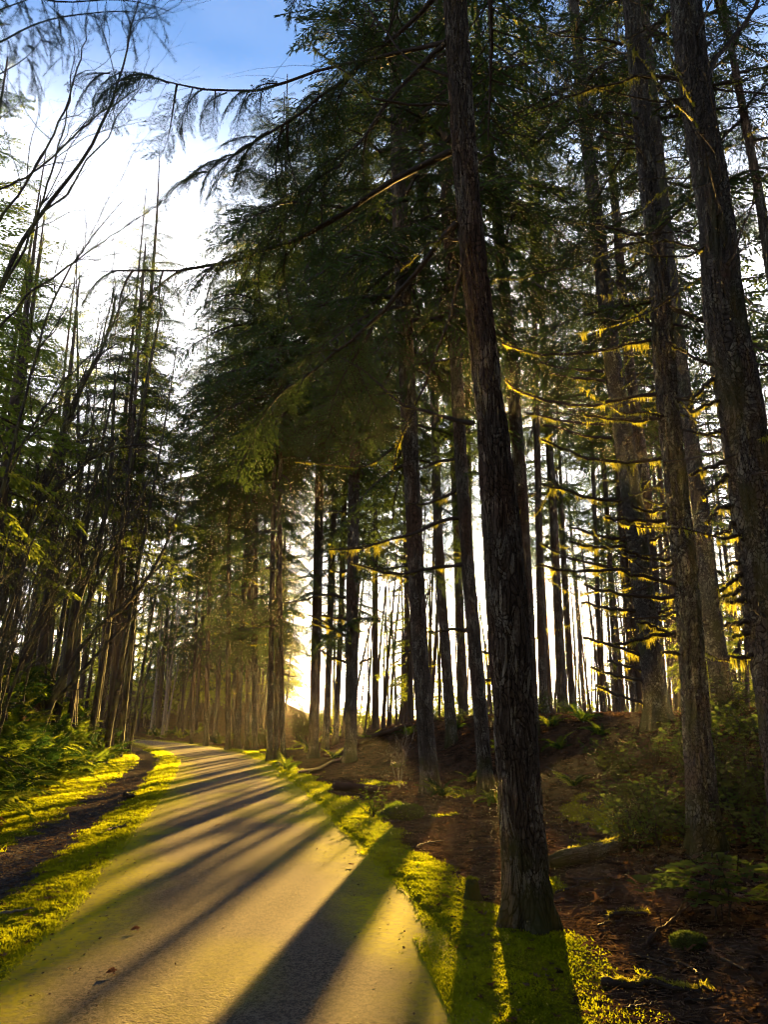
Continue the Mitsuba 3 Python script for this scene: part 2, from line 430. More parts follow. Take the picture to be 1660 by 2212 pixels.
class Trunk:
    def __init__(self, P, R, g):
        z = P[:, 2]
        self.z0, self.z1, self.g = z[0], z[-1], g
        self.fx = CubicSpline(z, P[:, 0], bc_type='natural') if len(z) > 2 else (lambda q, a=z, b=P[:, 0]: np.interp(q, a, b))
        self.fy = CubicSpline(z, P[:, 1], bc_type='natural') if len(z) > 2 else (lambda q, a=z, b=P[:, 1]: np.interp(q, a, b))
        self.z, self.R = z, R

    def pos(self, z):
        return np.stack([self.fx(z), self.fy(z), np.asarray(z, float) + 0 * self.fx(z)], -1)

    def rad(self, z):
        z = np.asarray(z, float)
        return np.interp(z, self.z, self.R) * (1 + 0.38 * np.exp(-np.maximum(z - self.g, 0) / 0.25))

    def mesh(self, n, dz, amp=0.0, seed=0, ztop=None):
        zt = min(self.z1, ztop or 1e9)
        z = np.linspace(self.z0, zt, max(6, int((zt - self.z0) / dz) + 1))
        th = np.arange(n + 1) * 2 * PI / n
        c, r = self.pos(z), self.rad(z)
        Z, TH = np.meshgrid(z, th, indexing='ij')
        rr = r[:, None] + 0 * TH
        lob = np.exp(-np.maximum(Z - self.g, 0) / 0.26) * (0.20 * np.cos(TH * 5 + seed) + 0.16 * np.cos(TH * 3 + 2 * seed + 1)) + 0.05 * np.cos(2 * TH + Z * 0.25 + seed) + 0.03 * np.cos(3 * TH - Z * 0.6)
        rr = rr * (1 + lob)
        if amp:
            kx = r.mean() / 0.028
            w = meshkit.fbm(np.stack([np.cos(TH) * kx * .4, np.sin(TH) * kx * .4, Z * 1.5 + seed], -1), 2, seed + 1) * 1.1
            a = meshkit.noise(np.stack([np.cos(TH) * kx + w, np.sin(TH) * kx + w, Z * 2.6 + w], -1), seed)
            b = meshkit.noise(np.stack([np.cos(TH) * kx * 2.4, np.sin(TH) * kx * 2.4, Z * 17], -1), seed + 3)
            ridge = np.clip(np.abs(2 * a - 1) * 2.4, 0, 1)
            rr = rr + amp * (ridge - 0.6) + amp * 0.35 * (b - 0.5)
        V = np.stack([c[:, None, 0] + rr * np.cos(TH), c[:, None, 1] + rr * np.sin(TH), Z], -1)
        uv = np.stack([TH * max(r.mean(), 0.05), Z - self.g], -1).reshape(-1, 2)
        m = n + 1
        i, j = np.meshgrid(np.arange(len(z) - 1), np.arange(n), indexing='ij')
        q = np.stack([i * m + j, i * m + j + 1, (i + 1) * m + j + 1, (i + 1) * m + j], -1).reshape(-1, 4)
        return V.reshape(-1, 3), np.vstack([q[:, [0, 1, 2]], q[:, [0, 2, 3]]]), uv


# ------------------------------------------------------------------ conifer boughs (templates along +x, length 1)
def bough_template(seed, n2, n3, leaf_l, leaf_w, droop, start=0.15, spread=0.42):
    g = np.random.default_rng(seed)
    xs = np.linspace(0, 1, 7)
    main = np.stack([xs, 0.05 * np.sin(xs * 4 + seed), 0.10 * xs - (0.10 + droop) * xs ** 2], 1)
    mf = CubicSpline(xs, main)
    wood = [tubes(main[None], (0.016 * (1 - xs) + 0.003)[None], 4)]
    q = np.linspace(start, 0.98, n2) + g.uniform(-.012, .012, n2)
    side = np.where(np.arange(n2) % 2 == 0, 1, -1)
    L2 = spread * (np.sin(np.clip((q - start) / (1 - start), 0, 1) * 0.72 * PI + 0.35) ** 0.9) * g.uniform(0.55, 1.15, n2) + 0.05
    a = np.radians(g.uniform(38, 68, n2))
    P0 = mf(q)
    D = np.stack([np.cos(a), side * np.sin(a), g.uniform(-.18, .08, n2)], 1)
    tt = np.linspace(0, 1, 3)
    P2 = P0[:, None] + D[:, None] * (L2[:, None] * tt)[..., None]
    P2[..., 2] -= (droop * 1.6 * L2[:, None]) * tt ** 2
    wood.append(tubes(P2, np.broadcast_to(0.004 * (1 - tt * .7), (n2, 3)), 3))
    # leaflets along the side twigs and the tip
    f = (np.arange(n3) + 0.5) / n3
    B = P0[:, None] + D[:, None] * (L2[:, None] * f)[..., None]
    B[..., 2] -= (droop * 1.6 * L2[:, None]) * f ** 2
    leaves = []
    for sgn in (1, -1):
        ang = np.radians(g.uniform(30, 65, B.shape[:2])) * sgn
        ca, sa = np.cos(ang), np.sin(ang)
        ld = np.stack([D[:, None, 0] * ca - D[:, None, 1] * sa, D[:, None, 0] * sa + D[:, None, 1] * ca, g.uniform(-.55, .12, B.shape[:2]) - droop * 1.2], -1)
        ll = leaf_l * g.uniform(0.5, 1.2, B.shape[:2]) * (1.05 - 0.55 * f)
        ld = unit(ld) * ll[..., None]
        wv = unit(np.cross(ld, g.normal(0, .45, ld.shape) + [0, 0, 1])) * leaf_w
        leaves.append(diamonds((B + g.normal(0, .006, B.shape)).reshape(-1, 3), ld.reshape(-1, 3), wv.reshape(-1, 3)))
    tip = P2[:, -1] - P2[:, -2]
    leaves.append(diamonds(P2[:, -1] - tip * .4, unit(tip) * leaf_l * 1.1, unit(np.cross(tip, [0.1, 0, 1.0])) * leaf_w))
    return join(wood), join(leaves)


def add_bough_group(gid, seed, mat, *a, **k):
    w, l = bough_template(seed, *a, **k)
    scene[gid] = {'type': 'shapegroup', 'limb': mikit.ply(w, 'twig'), 'needles': mikit.ply(l, mat)}


for s in range(3):
    add_bough_group(f'bough_fine_{s}', 20 + s, 'needle', 28, 9, 0.078, 0.0072, 0.10 + 0.05 * s, spread=0.36)
    add_bough_group(f'bough_droop_{s}', 30 + s, 'needle', 29, 9, 0.088, 0.0070, 0.28 + 0.06 * s, spread=0.36)
    add_bough_group(f'bough_coarse_{s}', 40 + s, 'needle', 18, 6, 0.13, 0.018, 0.12 + 0.05 * s, spread=0.40)
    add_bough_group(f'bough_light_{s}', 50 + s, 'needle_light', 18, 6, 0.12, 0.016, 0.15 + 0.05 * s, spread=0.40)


for s in range(2):
    scene[f'bough_block_{s}'] = {'type': 'shapegroup', 'needles': mikit.ply(bough_template(60 + s, 12, 3, 0.26, 0.05, .15, spread=.45)[1], 'needle')}


def bough(parent, gid, p, az, pitch, roll, L, sy=1.0):
    n = part_n.get(parent + '__crown', 0) + 1
    part_n[parent + '__crown'] = n
    m = T().translate(np.asarray(p, float).tolist()).rotate([0, 0, 1], math.degrees(az)).rotate([0, 1, 0], -math.degrees(pitch)).rotate([1, 0, 0], math.degrees(roll)).scale([L, L * sy, L])
    scene[f'{parent}__crown__{n:03d}'] = {'type': 'instance', 'to_world': m, 'g': {'type': 'ref', 'id': gid}}


def crown(key, tr, h0, h1, Rm, n, fam, g, low=0.75, skip=None):
    """Boughs round the trunk from height h0 to h1 above its base, longest a third of the way up."""
    h1 = min(h1, tr.z1 - tr.g - 0.2)
    for i in range(n):
        q = (i + g.uniform(0, 1)) / n
        q = q ** 1.15
        h = tr.g + h0 + (h1 - h0) * q
        L = Rm * (low + (1 - low) * min(1, q / 0.2)) * (1 - max(0, q - 0.12) / 0.88) ** 0.75 * g.uniform(0.65, 1.15) + 0.25
        az = i * 2.39996 + g.uniform(-.5, .5)
        if skip and skip(az, h):
            continue
        pitch = math.radians(-14 + 42 * q + g.uniform(-9, 9))
        bough(key, f'bough_{fam}_{g.integers(3)}', tr.pos(h), az, pitch, g.uniform(-18, 18) * PI / 180, L, g.uniform(.8, 1.25))


def dead_limbs(key, tr, za, zb, n, L, g, mat='twig', moss=0.0):
    """Bare twiggy lower branches, joined into one part: too thin to pick apart."""
    if n <= 0: return
    h = g.uniform(za, zb, n) + tr.g
    az = g.uniform(0, 2 * PI, n)
    l = L * g.uniform(0.4, 1.2, n)
    t = np.linspace(0, 1, 5)
    d = np.stack([np.cos(az), np.sin(az), g.uniform(-.35, .1, n)], 1)
    P = tr.pos(h)[:, None] + d[:, None] * (l[:, None] * t)[..., None]
    P[..., 2] += (l[:, None] * 0.18) * (t ** 2 - 0.6 * t) * 2
    P[:, 1:] += g.normal(0, .03, (n, 4, 3)) * l[:, None, None]
    ms = [tubes(P, np.outer(g.uniform(.006, .014, n) * (0.6 + 0.4 * L), 1.15 - t), 4)]
    k = 7
    bi = np.repeat(np.arange(n), k); f = g.uniform(.25, .95, n * k)
    B = P[bi, 0] + (P[bi, -1] - P[bi, 0]) * f[:, None]
    ii = np.clip((f * 4).astype(int), 0, 3); fr = f * 4 - ii
    B = P[bi, ii] * (1 - fr[:, None]) + P[bi, ii + 1] * fr[:, None]
    dd = unit(d[bi] + g.normal(0, .7, (n * k, 3)))
    Lq = l[bi] * g.uniform(.12, .4, n * k)
    t3 = np.linspace(0, 1, 3)
    Q = B[:, None] + dd[:, None] * (Lq[:, None] * t3)[..., None]
    Q[..., 2] -= 0.15 * Lq[:, None] * t3 ** 2
    ms.append(tubes(Q, np.outer(np.full(n * k, .0035), 1.1 - .7 * t3), 3))
    part(key, 'dead_branchwork', mikit.ply(join(ms), mat), kind='stuff')
    if moss > 0:
        sel = g.random(n) < moss
        if sel.any():
            m = [moss_fringe(P[i], l[i], g, 0.07, 70, width=.009) for i in np.nonzero(sel)[0]]
            part(key, 'moss', mikit.ply(join(m), 'hanging_moss'), kind='stuff')


def moss_fringe(P, length, g, drop=0.06, per_m=150, a=0.1, b=1.0, fuzz=True, width=0.006):
    n = max(8, int(length * per_m * (b - a)))
    P = resample(P, 24)
    f = g.uniform(a, b, n)
    x = f * 23; i = np.clip(x.astype(int), 0, 22); fr = (x - i)[:, None]
    B = P[i] * (1 - fr) + P[i + 1] * fr
    cl = meshkit.noise(np.stack([f * length * 9, f * 0 + g.uniform(0, 99), f * 0], -1), 5)
    c2 = meshkit.noise(np.stack([f * length * 2.2, f * 0 + g.uniform(0, 99), f * 0], -1), 6)
    l = drop * (0.15 + 1.7 * cl ** 2) * (0.35 + 1.3 * c2) * g.uniform(0.4, 1.3, n)
    d = np.stack([g.normal(0, .16, n), g.normal(0, .16, n), -np.ones(n)], 1)
    wz = g.uniform(0, 2 * PI, n)
    W = np.stack([np.cos(wz), np.sin(wz), 0 * wz], 1) * (width * g.uniform(.6, 1.4, n))[:, None]
    out = [strands(B, d * l[:, None], W)]
    if fuzz:
        k = n
        j = g.integers(0, n, k)
        d = unit(g.normal(0, 1, (k, 3)) + [0, 0, .3]) * (0.016 + 0.026 * cl[j])[:, None] * (1 + 3 * drop)
        W = unit(np.cross(d, g.normal(0, 1, (k, 3)))) * width * .8
        out.append(strands(B[j], d, W))
    return join(out)


def mossy_branch(key, pts, r0, r1, g, moss=True, drop=0.06, a=0.05, b=1.0, mat='twig', per_m=170, sub=2):
    P = resample(pts, 14)
    L = float(np.linalg.norm(np.diff(P, axis=0), axis=1).sum())
    P[1:] += g.normal(0, .010, (13, 3)) + np.cumsum(g.normal(0, .006, (13, 3)), 0)
    t = np.linspace(0, 1, 14)
    rr = (r0 * (1 - t) + r1 * t) * (1 + 0.12 * g.normal(0, 1, 14)) + 0.25 * r0 * np.exp(-t * 12)
    ms = [tubes(P[None], rr[None], 8)]
    if sub:
        n = max(1, int(sub * L))
        f = g.uniform(.25, .97, n); x = f * 13; i = np.clip(x.astype(int), 0, 12)
        B = P[i] + (P[i + 1] - P[i]) * (x - i)[:, None]
        d = unit(unit(P[-1] - P[0]) + g.normal(0, .55, (n, 3)) + [0, 0, -.1])
        l = L * g.uniform(.08, .25, n); t3 = np.linspace(0, 1, 4)
        Q = B[:, None] + d[:, None] * (l[:, None] * t3)[..., None]
        Q[..., 2] -= .25 * l[:, None] * t3 ** 2
        ms.append(tubes(Q, np.outer(np.full(n, max(.35 * r1, .003)), 1.1 - .8 * t3), 4))
    bk = part(key, 'branch', mikit.ply(join(ms), mat, smooth=True))
    if moss:
        n0 = bk
        scene[n0 + '__moss'] = mikit.ply(moss_fringe(P, L, g, drop, per_m, a, b), 'hanging_moss')
    return P


conifers = {}


def conifer(name, label, pix, y=None, height=30, res='mid', crown_args=None, dead=None, group=None, mat='bark', seed=0):
    P, R, g0 = trunk_curve(pix, y, height)
    tr = Trunk(P, R, g0)
    key = thing(name, label, 'tree', group)
    n, dz, amp = {'near': (96, 0.022, 0.020), 'mid': (28, 0.12, 0.007), 'far': (14, 0.5, 0)}[res]
    v, f, uv = tr.mesh(n, dz, amp, seed, ztop=None if res == 'far' else None if res == 'mid' else 13)
    part(key, 'trunk', mikit.ply((v, f), mat, smooth=True, uv=uv))
    if res == 'near' and tr.z1 > 13:
        tr2 = Trunk(np.array([tr.pos(q) for q in np.linspace(12.9, tr.z1, 6)]), np.interp(np.linspace(12.9, tr.z1, 6), tr.z, tr.R), g0)
        v, f, uv = tr2.mesh(20, 0.5, 0, seed)
        part(key, 'upper_trunk', mikit.ply((v, f), mat, smooth=True, uv=uv))
    g = np.random.default_rng(1000 + seed)
    if crown_args: crown(key, tr, *crown_args, g)
    if crown_args and seed not in (1, 7):
        for i in range(16 if pix[0][0] < 1000 else 9):       # a few living sprays hang on below the crown
            h = tr.g + g.uniform(4.5 if pix[0][0] < 1000 else 6.5, crown_args[0] + 1)
            bough(key, f'bough_{"droop" if i % 2 else "fine"}_{g.integers(3)}', tr.pos(h), g.uniform(0, 2 * PI), math.radians(g.uniform(-30, 5)), g.uniform(-.4, .4), g.uniform(.8, 2.3), g.uniform(.8, 1.2))
    if dead: dead_limbs(key, tr, *dead, g, moss=0.35 if pix[0][0] > 900 else 0.15)
    conifers[label] = (key, tr, g)
    return key, tr, g


#   crown_args: (h0, h1, Rmax, n, family)
t1, T1, g1 = conifer('douglas_fir', 'thick fissured fir trunk standing alone at the right edge of the path, hiding the sun',
    [(1143, 2005, 104), (1122, 1700, 97), (1095, 1284, 96), (1077, 1050, 84), (1056, 850, 68), (1018, 500, 60), (983, 0, 56)], None, 31, 'near', (10.5, 31, 3.4, 50, 'fine'), None, seed=1)
t2, T2, g2 = conifer('douglas_fir', 'straight brown trunk at the foot of the mound with a fern at its base',
    [(931, 1712, 46), (911, 1450, 41), (893, 1090, 40), (877, 766, 40), (862, 400, 34)], None, 30, 'mid', (10, 30, 3.8, 90, 'droop'), None, seed=2)
t3, T3, g3 = conifer('douglas_fir', 'trunk with long mossy branches reaching left, next to the big trunk hiding the sun',
    [(1051, 1712, 37), (1031, 1451, 36), (1010, 1198, 31), (992, 910, 30), (970, 500, 27)], None, 30, 'mid', (10.5, 30, 3.4, 80, 'droop'), None, seed=3)
t4, T4, g4 = conifer('douglas_fir', 'trunk on the left foot of the mound with short moss-fringed branches',
    [(757, 1646, 30), (762, 1300, 28), (766, 1000, 25), (777, 740, 23), (790, 400, 18)], None, 31, 'mid', (11.5, 31, 4.6, 96, 'droop'), (3, 9, 26, 1.6), seed=4)
t5, T5, g5 = conifer('douglas_fir', 'dark trunk beside the leafy shrubs left of the mound',
    [(677, 1615, 23), (686, 1300, 22), (691, 900, 19), (700, 500, 15)], 30, 31, 'mid', (11.5, 31, 5.0, 98, 'droop'), (3, 9, 26, 1.6), seed=5)
t6, T6, g6 = conifer('douglas_fir', 'tall lichen-flecked trunk right of the mossy log, many drooping dead limbs on its left',
    [(1527, 1848, 73), (1521, 1776, 69), (1499, 1451, 57), (1467, 1090, 50), (1435, 766, 47), (1428, 648, 45), (1398, 360, 41), (1370, 60, 40)], None, 30, 'near', (14, 30, 3.0, 30, 'fine'), (2.2, 18, 80, 1.7), mat='bark_grey', seed=6)
t7, T7, g7 = conifer('douglas_fir', 'thickest trunk, at the right edge of the photo, lichened and leaning left',
    [(1712, 1650, 118), (1688, 1480, 112), (1662, 1307, 106), (1631, 1090, 101), (1587, 802, 97), (1572, 720, 92), (1546, 468, 76), (1516, 288, 76), (1485, 36, 70)], 6.9, 30, 'near', (14, 30, 3.2, 30, 'fine'), (1.5, 16, 70, 1.5), mat='bark_grey', seed=7)
t8, T8, g8 = conifer('douglas_fir', 'brown trunk half hidden behind the lichen-flecked trunk, its foot in the shrubs',
    [(1562, 1500, 48), (1541, 1343, 46), (1520, 1150, 42), (1478, 838, 34), (1450, 600, 31), (1420, 300, 26)], 14.5, 29, 'mid', (13, 29, 3.0, 30, 'fine'), (1.2, 18, 100, 1.7), mat='bark_grey', seed=8)
r12, R12, g12 = conifer('douglas_fir', 'stout trunk behind the shrubs on the mound with a ladder of mossy limbs',
    [(1418, 1515, 55), (1368, 1090, 48), (1322, 766, 39), (1293, 504, 36), (1267, 288, 30), (1249, 108, 28)], 15.5, 30, 'mid', (14, 30, 3.1, 44, 'fine'), (1.5, 20, 110, 1.9), mat='bark_grey', seed=12)
conifer('douglas_fir', 'trunk touching the stout trunk behind the shrubs, just right of it',
    [(1428, 1500, 31), (1388, 1000, 28), (1358, 766, 25), (1335, 500, 21), (1310, 250, 16)], 20, 29, 'mid', (12, 29, 3.1, 50, 'fine'), (1.2, 18, 90, 1.7), seed=13)
r1, R1, gr1 = conifer('douglas_fir', 'left one of two trunks standing on the crest of the mound in the glow',
    [(973, 1546, 26), (946, 1126, 23), (941, 946, 21), (925, 600, 18)], 23, 28, 'mid', (11, 28, 2.9, 56, 'fine'), (2, 14, 30, 1.5), seed=14)
r2, R2, gr2 = conifer('douglas_fir', 'right one of two trunks standing on the crest of the mound in the glow',
    [(1003, 1546, 24), (986, 1126, 18), (975, 800, 15)], 39, 28, 'mid', (12, 28, 2.9, 50, 'fine'), (2, 14, 30, 1.5), seed=15)
conifer('douglas_fir', 'thin trunk in the bright gap left of the trunk hiding the sun',
    [(1031, 1546, 15), (1017, 1270, 14), (1013, 1000, 13), (1004, 600, 11)], 33, 28, 'mid', (12, 28, 2.6, 50, 'coarse'), (2, 9, 14, 1.2), seed=16)
conifer('douglas_fir', 'trunk peeking out right behind the trunk hiding the sun',
    [(1150, 1546, 31), (1128, 1090, 30), (1105, 802, 29), (1078, 500, 26), (1060, 350, 24)], 19, 29, 'mid', (13, 29, 3.2, 60, 'fine'), (3, 16, 40, 1.7), seed=17)
conifer('douglas_fir', 'first trunk right of the trunk hiding the sun, on the mound crest',
    [(1176, 1556, 20), (1168, 1270, 18), (1160, 910, 14), (1150, 500, 12)], 24, 27, 'mid', (11, 27, 2.7, 54, 'fine'), (2, 14, 34, 1.4), seed=18)
conifer('douglas_fir', 'second trunk right of the trunk hiding the sun, on the mound crest',
    [(1218, 1550, 24), (1202, 1235, 19), (1193, 1054, 18), (1181, 874, 17), (1165, 500, 14)], 27, 28, 'mid', (11, 28, 2.9, 56, 'fine'), (2, 14, 34, 1.5), seed=19)
conifer('douglas_fir', 'pole-thin trunk at the left edge of the wide bright opening',
    [(1241, 1550, 11), (1218, 1160, 9), (1209, 980, 7), (1190, 600, 6)], 29, 24, 'mid', (11, 24, 2.2, 50, 'fine'), (2, 9, 16, 1.1), seed=20)
conifer('douglas_fir', 'slim left trunk of the pair crossing the wide bright opening',
    [(1305, 1545, 13), (1292, 1300, 12), (1285, 1100, 10), (1270, 800, 8)], 34, 25, 'mid', (13, 25, 2.2, 36, 'fine'), (2, 8, 16, 1.2), seed=21)
conifer('douglas_fir', 'slim right trunk of the pair crossing the wide bright opening',
    [(1337, 1542, 13), (1322, 1300, 12), (1312, 1100, 10), (1290, 800, 8)], 36, 26, 'mid', (13, 26, 2.4, 36, 'fine'), (2, 7, 16, 1.2), seed=22)
conifer('douglas_fir', 'trunk just left of the stout trunk behind the shrubs',
    [(1374, 1530, 18), (1356, 1300, 16), (1335, 1000, 13)], 30, 27, 'mid', (13, 27, 2.6, 36, 'fine'), (2, 8, 16, 1.2), seed=23)
conifer('douglas_fir', 'slanting trunk cut off by the top right edge of the photo',
    [(1720, 900, 30), (1665, 576, 24), (1636, 396, 20), (1588, 144, 16), (1562, 0, 14)], 14, 28, 'mid', (12, 28, 2.8, 34, 'fine'), (4, 16, 60, 2.0), seed=24)
# along the right side of the path, left of the mound
LEFT = [
    ('left trunk of the close trio beside the path', [(582, 1645, 14), (588, 1300, 12), (593, 1000, 10)], 28, (12, 28, 4.2, 52, 'droop')),
    ('middle trunk of the close trio beside the path', [(596, 1646, 11), (600, 1300, 10), (604, 1000, 8)], 28.4, (12, 26, 3.6, 36, 'droop')),
    ('right trunk of the close trio beside the path', [(612, 1652, 13), (606, 1300, 11), (606, 1000, 9)], 27, (12, 27, 4.0, 48, 'droop')),
    ('slim trunk right of the dark trunk by the shrubs', [(704, 1590, 16), (716, 1300, 14), (724, 1000, 12), (735, 700, 9)], 33, (12, 28, 3.2, 42, 'fine')),
    ('slim trunk left of the mossy-branched trunk on the mound foot', [(726, 1588, 14), (738, 1300, 13), (746, 1000, 11), (755, 700, 8)], 35, (12, 28, 3.0, 42, 'fine')),
    ('dark straight trunk left of the close trio', [(550, 1588, 15), (551, 1300, 14), (553, 1000, 11)], 36, (11, 29, 4.2, 56, 'droop')),
    ('thin trunk between the dark straight trunk and its leaning neighbour', [(533, 1586, 11), (538, 1300, 10), (544, 1000, 7)], 38, (12, 27, 3.2, 50, 'coarse')),
    ('trunk leaning right behind the bright fern at the path bend', [(512, 1595, 15), (526, 1300, 12), (538, 1000, 9)], 37, (12, 27, 3.2, 50, 'coarse')),
    ('upright trunk right beside the bright fern at the path bend', [(493, 1606, 12), (494, 1300, 11), (497, 1050, 9)], 37, (11, 27, 3.6, 52, 'droop')),
    ('trunk on the outer side of the path bend, left of the bright fern', [(445, 1600, 11), (452, 1300, 10), (465, 1050, 8)], 41, (10, 26, 3.4, 56, 'coarse')),
    ('slender trunk at the far end of the visible path', [(414, 1593, 8), (422, 1400, 8), (430, 1150, 6)], 44, (9, 25, 3.0, 50, 'coarse')),
]
for i, (lb, px, y, ca) in enumerate(LEFT):
    conifer('douglas_fir', lb, px, y, 28, 'mid', ca, (2.5, 9, 22, 1.5), seed=30 + i)
bl, BL, gbl = conifer('western_hemlock', 'tall hemlock left of the path bend whose drooping tip stands against the open sky',
    [(247, 1580, 22), (266, 1378, 21), (284, 1198, 18), (303, 982, 15), (313, 802, 12), (338, 480, 5), (345, 335, 1.5)], 36, 30, 'mid', (12, 28.5, 3.0, 80, 'droop'), (4, 14, 60, 2.2), seed=50)
conifer('western_hemlock', 'grey trunk close behind the tall hemlock at the path bend',
    [(272, 1578, 14), (288, 1378, 12), (300, 1150, 9)], 40, 24, 'mid', (11, 24, 2.2, 70, 'coarse'), (3, 10, 20, 1.4), seed=51)
conifer('western_hemlock', 'dark leaning trunk rising behind the left fern bank',
    [(212, 1560, 24), (232, 1420, 22), (250, 1300, 18), (262, 1150, 13)], 30, 22, 'mid', (9, 22, 2.2, 64, 'coarse'), (3, 10, 20, 1.4), seed=52)

# ------------------------------------------------------------------ hand-placed limbs
def pixpath(px, y, g, drift=None):
    k = g.uniform(-.45, .45) if drift is None else drift
    P0 = at(*px[0], y)
    out = []
    for i, (u, v) in enumerate(px):
        p = at(u, v, y)
        d = np.linalg.norm(p - P0)
        out.append(at(u, v, y + k * d))
    return np.array(out)


def z2(l): return [(531 + .36 * a, .36 * b) for a, b in l]
def z3(l): return [(1062 + .36 * a, .36 * b) for a, b in l]
def z5(l): return [(531 + .36 * a, 730 + .36 * b) for a, b in l]
def z6(l): return [(1062 + .36 * a, 730 + .36 * b) for a, b in l]


def limb(key, tr, g, px, r0=0.022, r1=0.006, moss=True, drop=0.06, a=0.05, b=1.0, drift=None, sub=2, per_m=170):
    y = float(tr.pos(at(px[0][0], px[0][1], float(tr.fy(4.0)))[2])[1])
    return mossy_branch(key, pixpath(px, y, g, drift), r0, r1, g, moss, drop, a, b, sub=sub, per_m=per_m)


# long boughs of the big trunk, reaching towards the lower left, with drooping sprays on their outer halves
T1B = [
    ([(974, 328), (819, 414), (675, 504), (560, 553), (482, 583), (389, 590), (230, 588)], .034, .006, 0.25, 9),
    ([(962, 96), (905, 140), (837, 223), (722, 364), (620, 465), (560, 530)], .026, .005, 0.10, 12),
    ([(975, -60), (934, 0), (848, 86), (747, 173), (639, 259), (531, 324), (440, 380)], .030, .005, 0.35, 20),
    ([(975, 166), (905, 137), (848, 79), (783, 0), (740, -60)], .018, .006, 0.3, 6),
    ([(988, 482), (927, 554), (837, 666), (743, 752), (675, 806), (603, 860), (540, 920)], .030, .005, 0.30, 7),
    ([(963, 92), (844, 122), (747, 140), (639, 173), (531, 198), (396, 187), (295, 162), (230, 157), (180, 176)], .022, .004, 0.5, 16),
]
for px, ra, rb, dr_, ns in T1B:
    P = limb(t1, T1, g1, px, ra, rb, moss=False, drift=dr_, sub=3)
    Pd = resample(P, 200)
    for i in range(ns):
        f = 0.38 + 0.6 * (i + g1.uniform()) / ns
        k = int(f * 199); d = Pd[min(k + 3, 199)] - Pd[max(k - 3, 0)]
        az = math.atan2(d[1], d[0]) + g1.choice([-1, 1]) * math.radians(g1.uniform(25, 70))
        bough(t1, f'bough_droop_{g1.integers(3)}', Pd[k], az, math.radians(g1.uniform(-50, -15)), g1.uniform(-.6, .6), g1.uniform(.45, 1.0))
P = limb(t1, T1, g1, [(999, 576), (974, 666), (956, 738), (923, 824), (891, 899), (866, 953), (848, 1047)], .020, .006, True, .05, .5, 1.0, .2)
P = limb(t1, T1, g1, [(967, 227), (877, 223), (805, 209), (747, 162), (707, 133), (671, 94)], .016, .004, True, .12, .45, 1.0, .05)
P = limb(t1, T1, g1, [(1024, 914), (974, 906), (927, 888), (884, 878), (837, 842), (747, 773)], .022, .006, True, .03, .05, .6, .3)
P = limb(t1, T1, g1, [(1003, 520), (955, 512), (915, 535), (868, 572)], .016, .005, True, .04, .3, 1.0, .1)

for px in [z5([(1300, 1360), (1100, 1390), (870, 1415), (730, 1380), (630, 1350)]), z5([(1280, 1080), (1170, 1100), (1050, 1160), (870, 1210), (650, 1260), (500, 1270)]),
           z5([(1270, 900), (1180, 960), (1060, 990), (960, 985)]), z5([(1330, 1750), (1200, 1755), (1080, 1770)]), z5([(1260, 725), (1150, 750), (1030, 800)]),
           z5([(1390, 1880), (1470, 1890)]), z5([(1420, 2060), (1490, 2050)]), z5([(1310, 100), (1150, 130), (1010, 160)])]:
    limb(t3, T3, g3, px, .040, .018, True, .16, 0.0, 1.0, per_m=240)
for px in [z5([(980, 1440), (870, 1415), (740, 1460)]), z5([(990, 1870), (930, 1920), (870, 1965)]), z5([(1100, 1530), (1075, 1560), (1055, 1610)]), z5([(900, 640), (760, 760), (560, 770), (300, 740)])]:
    limb(t2, T2, g2, px, .028, .008, True, .09)
for px in [z5([(600, 1560), (480, 1540), (350, 1570), (230, 1590)]), z5([(605, 1690), (500, 1670), (430, 1655)]), z5([(600, 1790), (500, 1720), (380, 1660)]), z5([(600, 1750), (500, 1740), (390, 1700)]),
           z5([(600, 1945), (500, 1910), (420, 1855)]), z5([(680, 1950), (770, 1910)]), z5([(620, 1390), (560, 1400), (500, 1380)]), z5([(630, 1060), (560, 1040), (470, 1050)])]:
    limb(t4, T4, g4, px, .050, .020, True, .20, per_m=200)
L6 = [[(960, 10), (640, 80), (430, 100), (200, 80), (60, 20)], [(990, 340), (800, 380), (560, 430), (400, 410), (250, 370), (90, 290)], [(1000, 480), (840, 500), (660, 490), (560, 475)],
      [(1020, 720), (900, 742), (650, 740), (500, 690), (300, 610)], [(1050, 1010), (940, 1050), (840, 990)], [(1055, 1090), (850, 1095), (660, 1075)], [(1075, 1320), (900, 1310), (780, 1265)],
      [(1110, 1480), (950, 1440), (800, 1395), (600, 1390), (440, 1390), (270, 1350)], [(1100, 1550), (870, 1545), (700, 1510), (575, 1480)], [(1100, 1770), (960, 1730), (870, 1705)],
      [(1105, 1785), (960, 1790), (860, 1820), (760, 1825)], [(1120, 1900), (1060, 1885), (1010, 1900)]]
for px in L6:
    limb(t6, T6, g6, z6(px), .025, .016, True, .085, .02, 1, sub=4, per_m=300)
for px in [[(790, 270), (500, 220), (250, 150), (20, 40)], [(850, 830), (600, 770), (270, 730)], [(840, 740), (700, 690), (580, 610), (420, 450), (330, 260)], [(910, 1410), (740, 1370), (550, 1330), (360, 1340)],
           [(960, 1450), (850, 1460), (600, 1570), (300, 1650), (0, 1710)], [(960, 1960), (900, 1900), (700, 1620), (620, 1500)]]:
    limb(t6, T6, g6, z3(px), .020, .005, True, .035, .3, 1, sub=3, per_m=110)
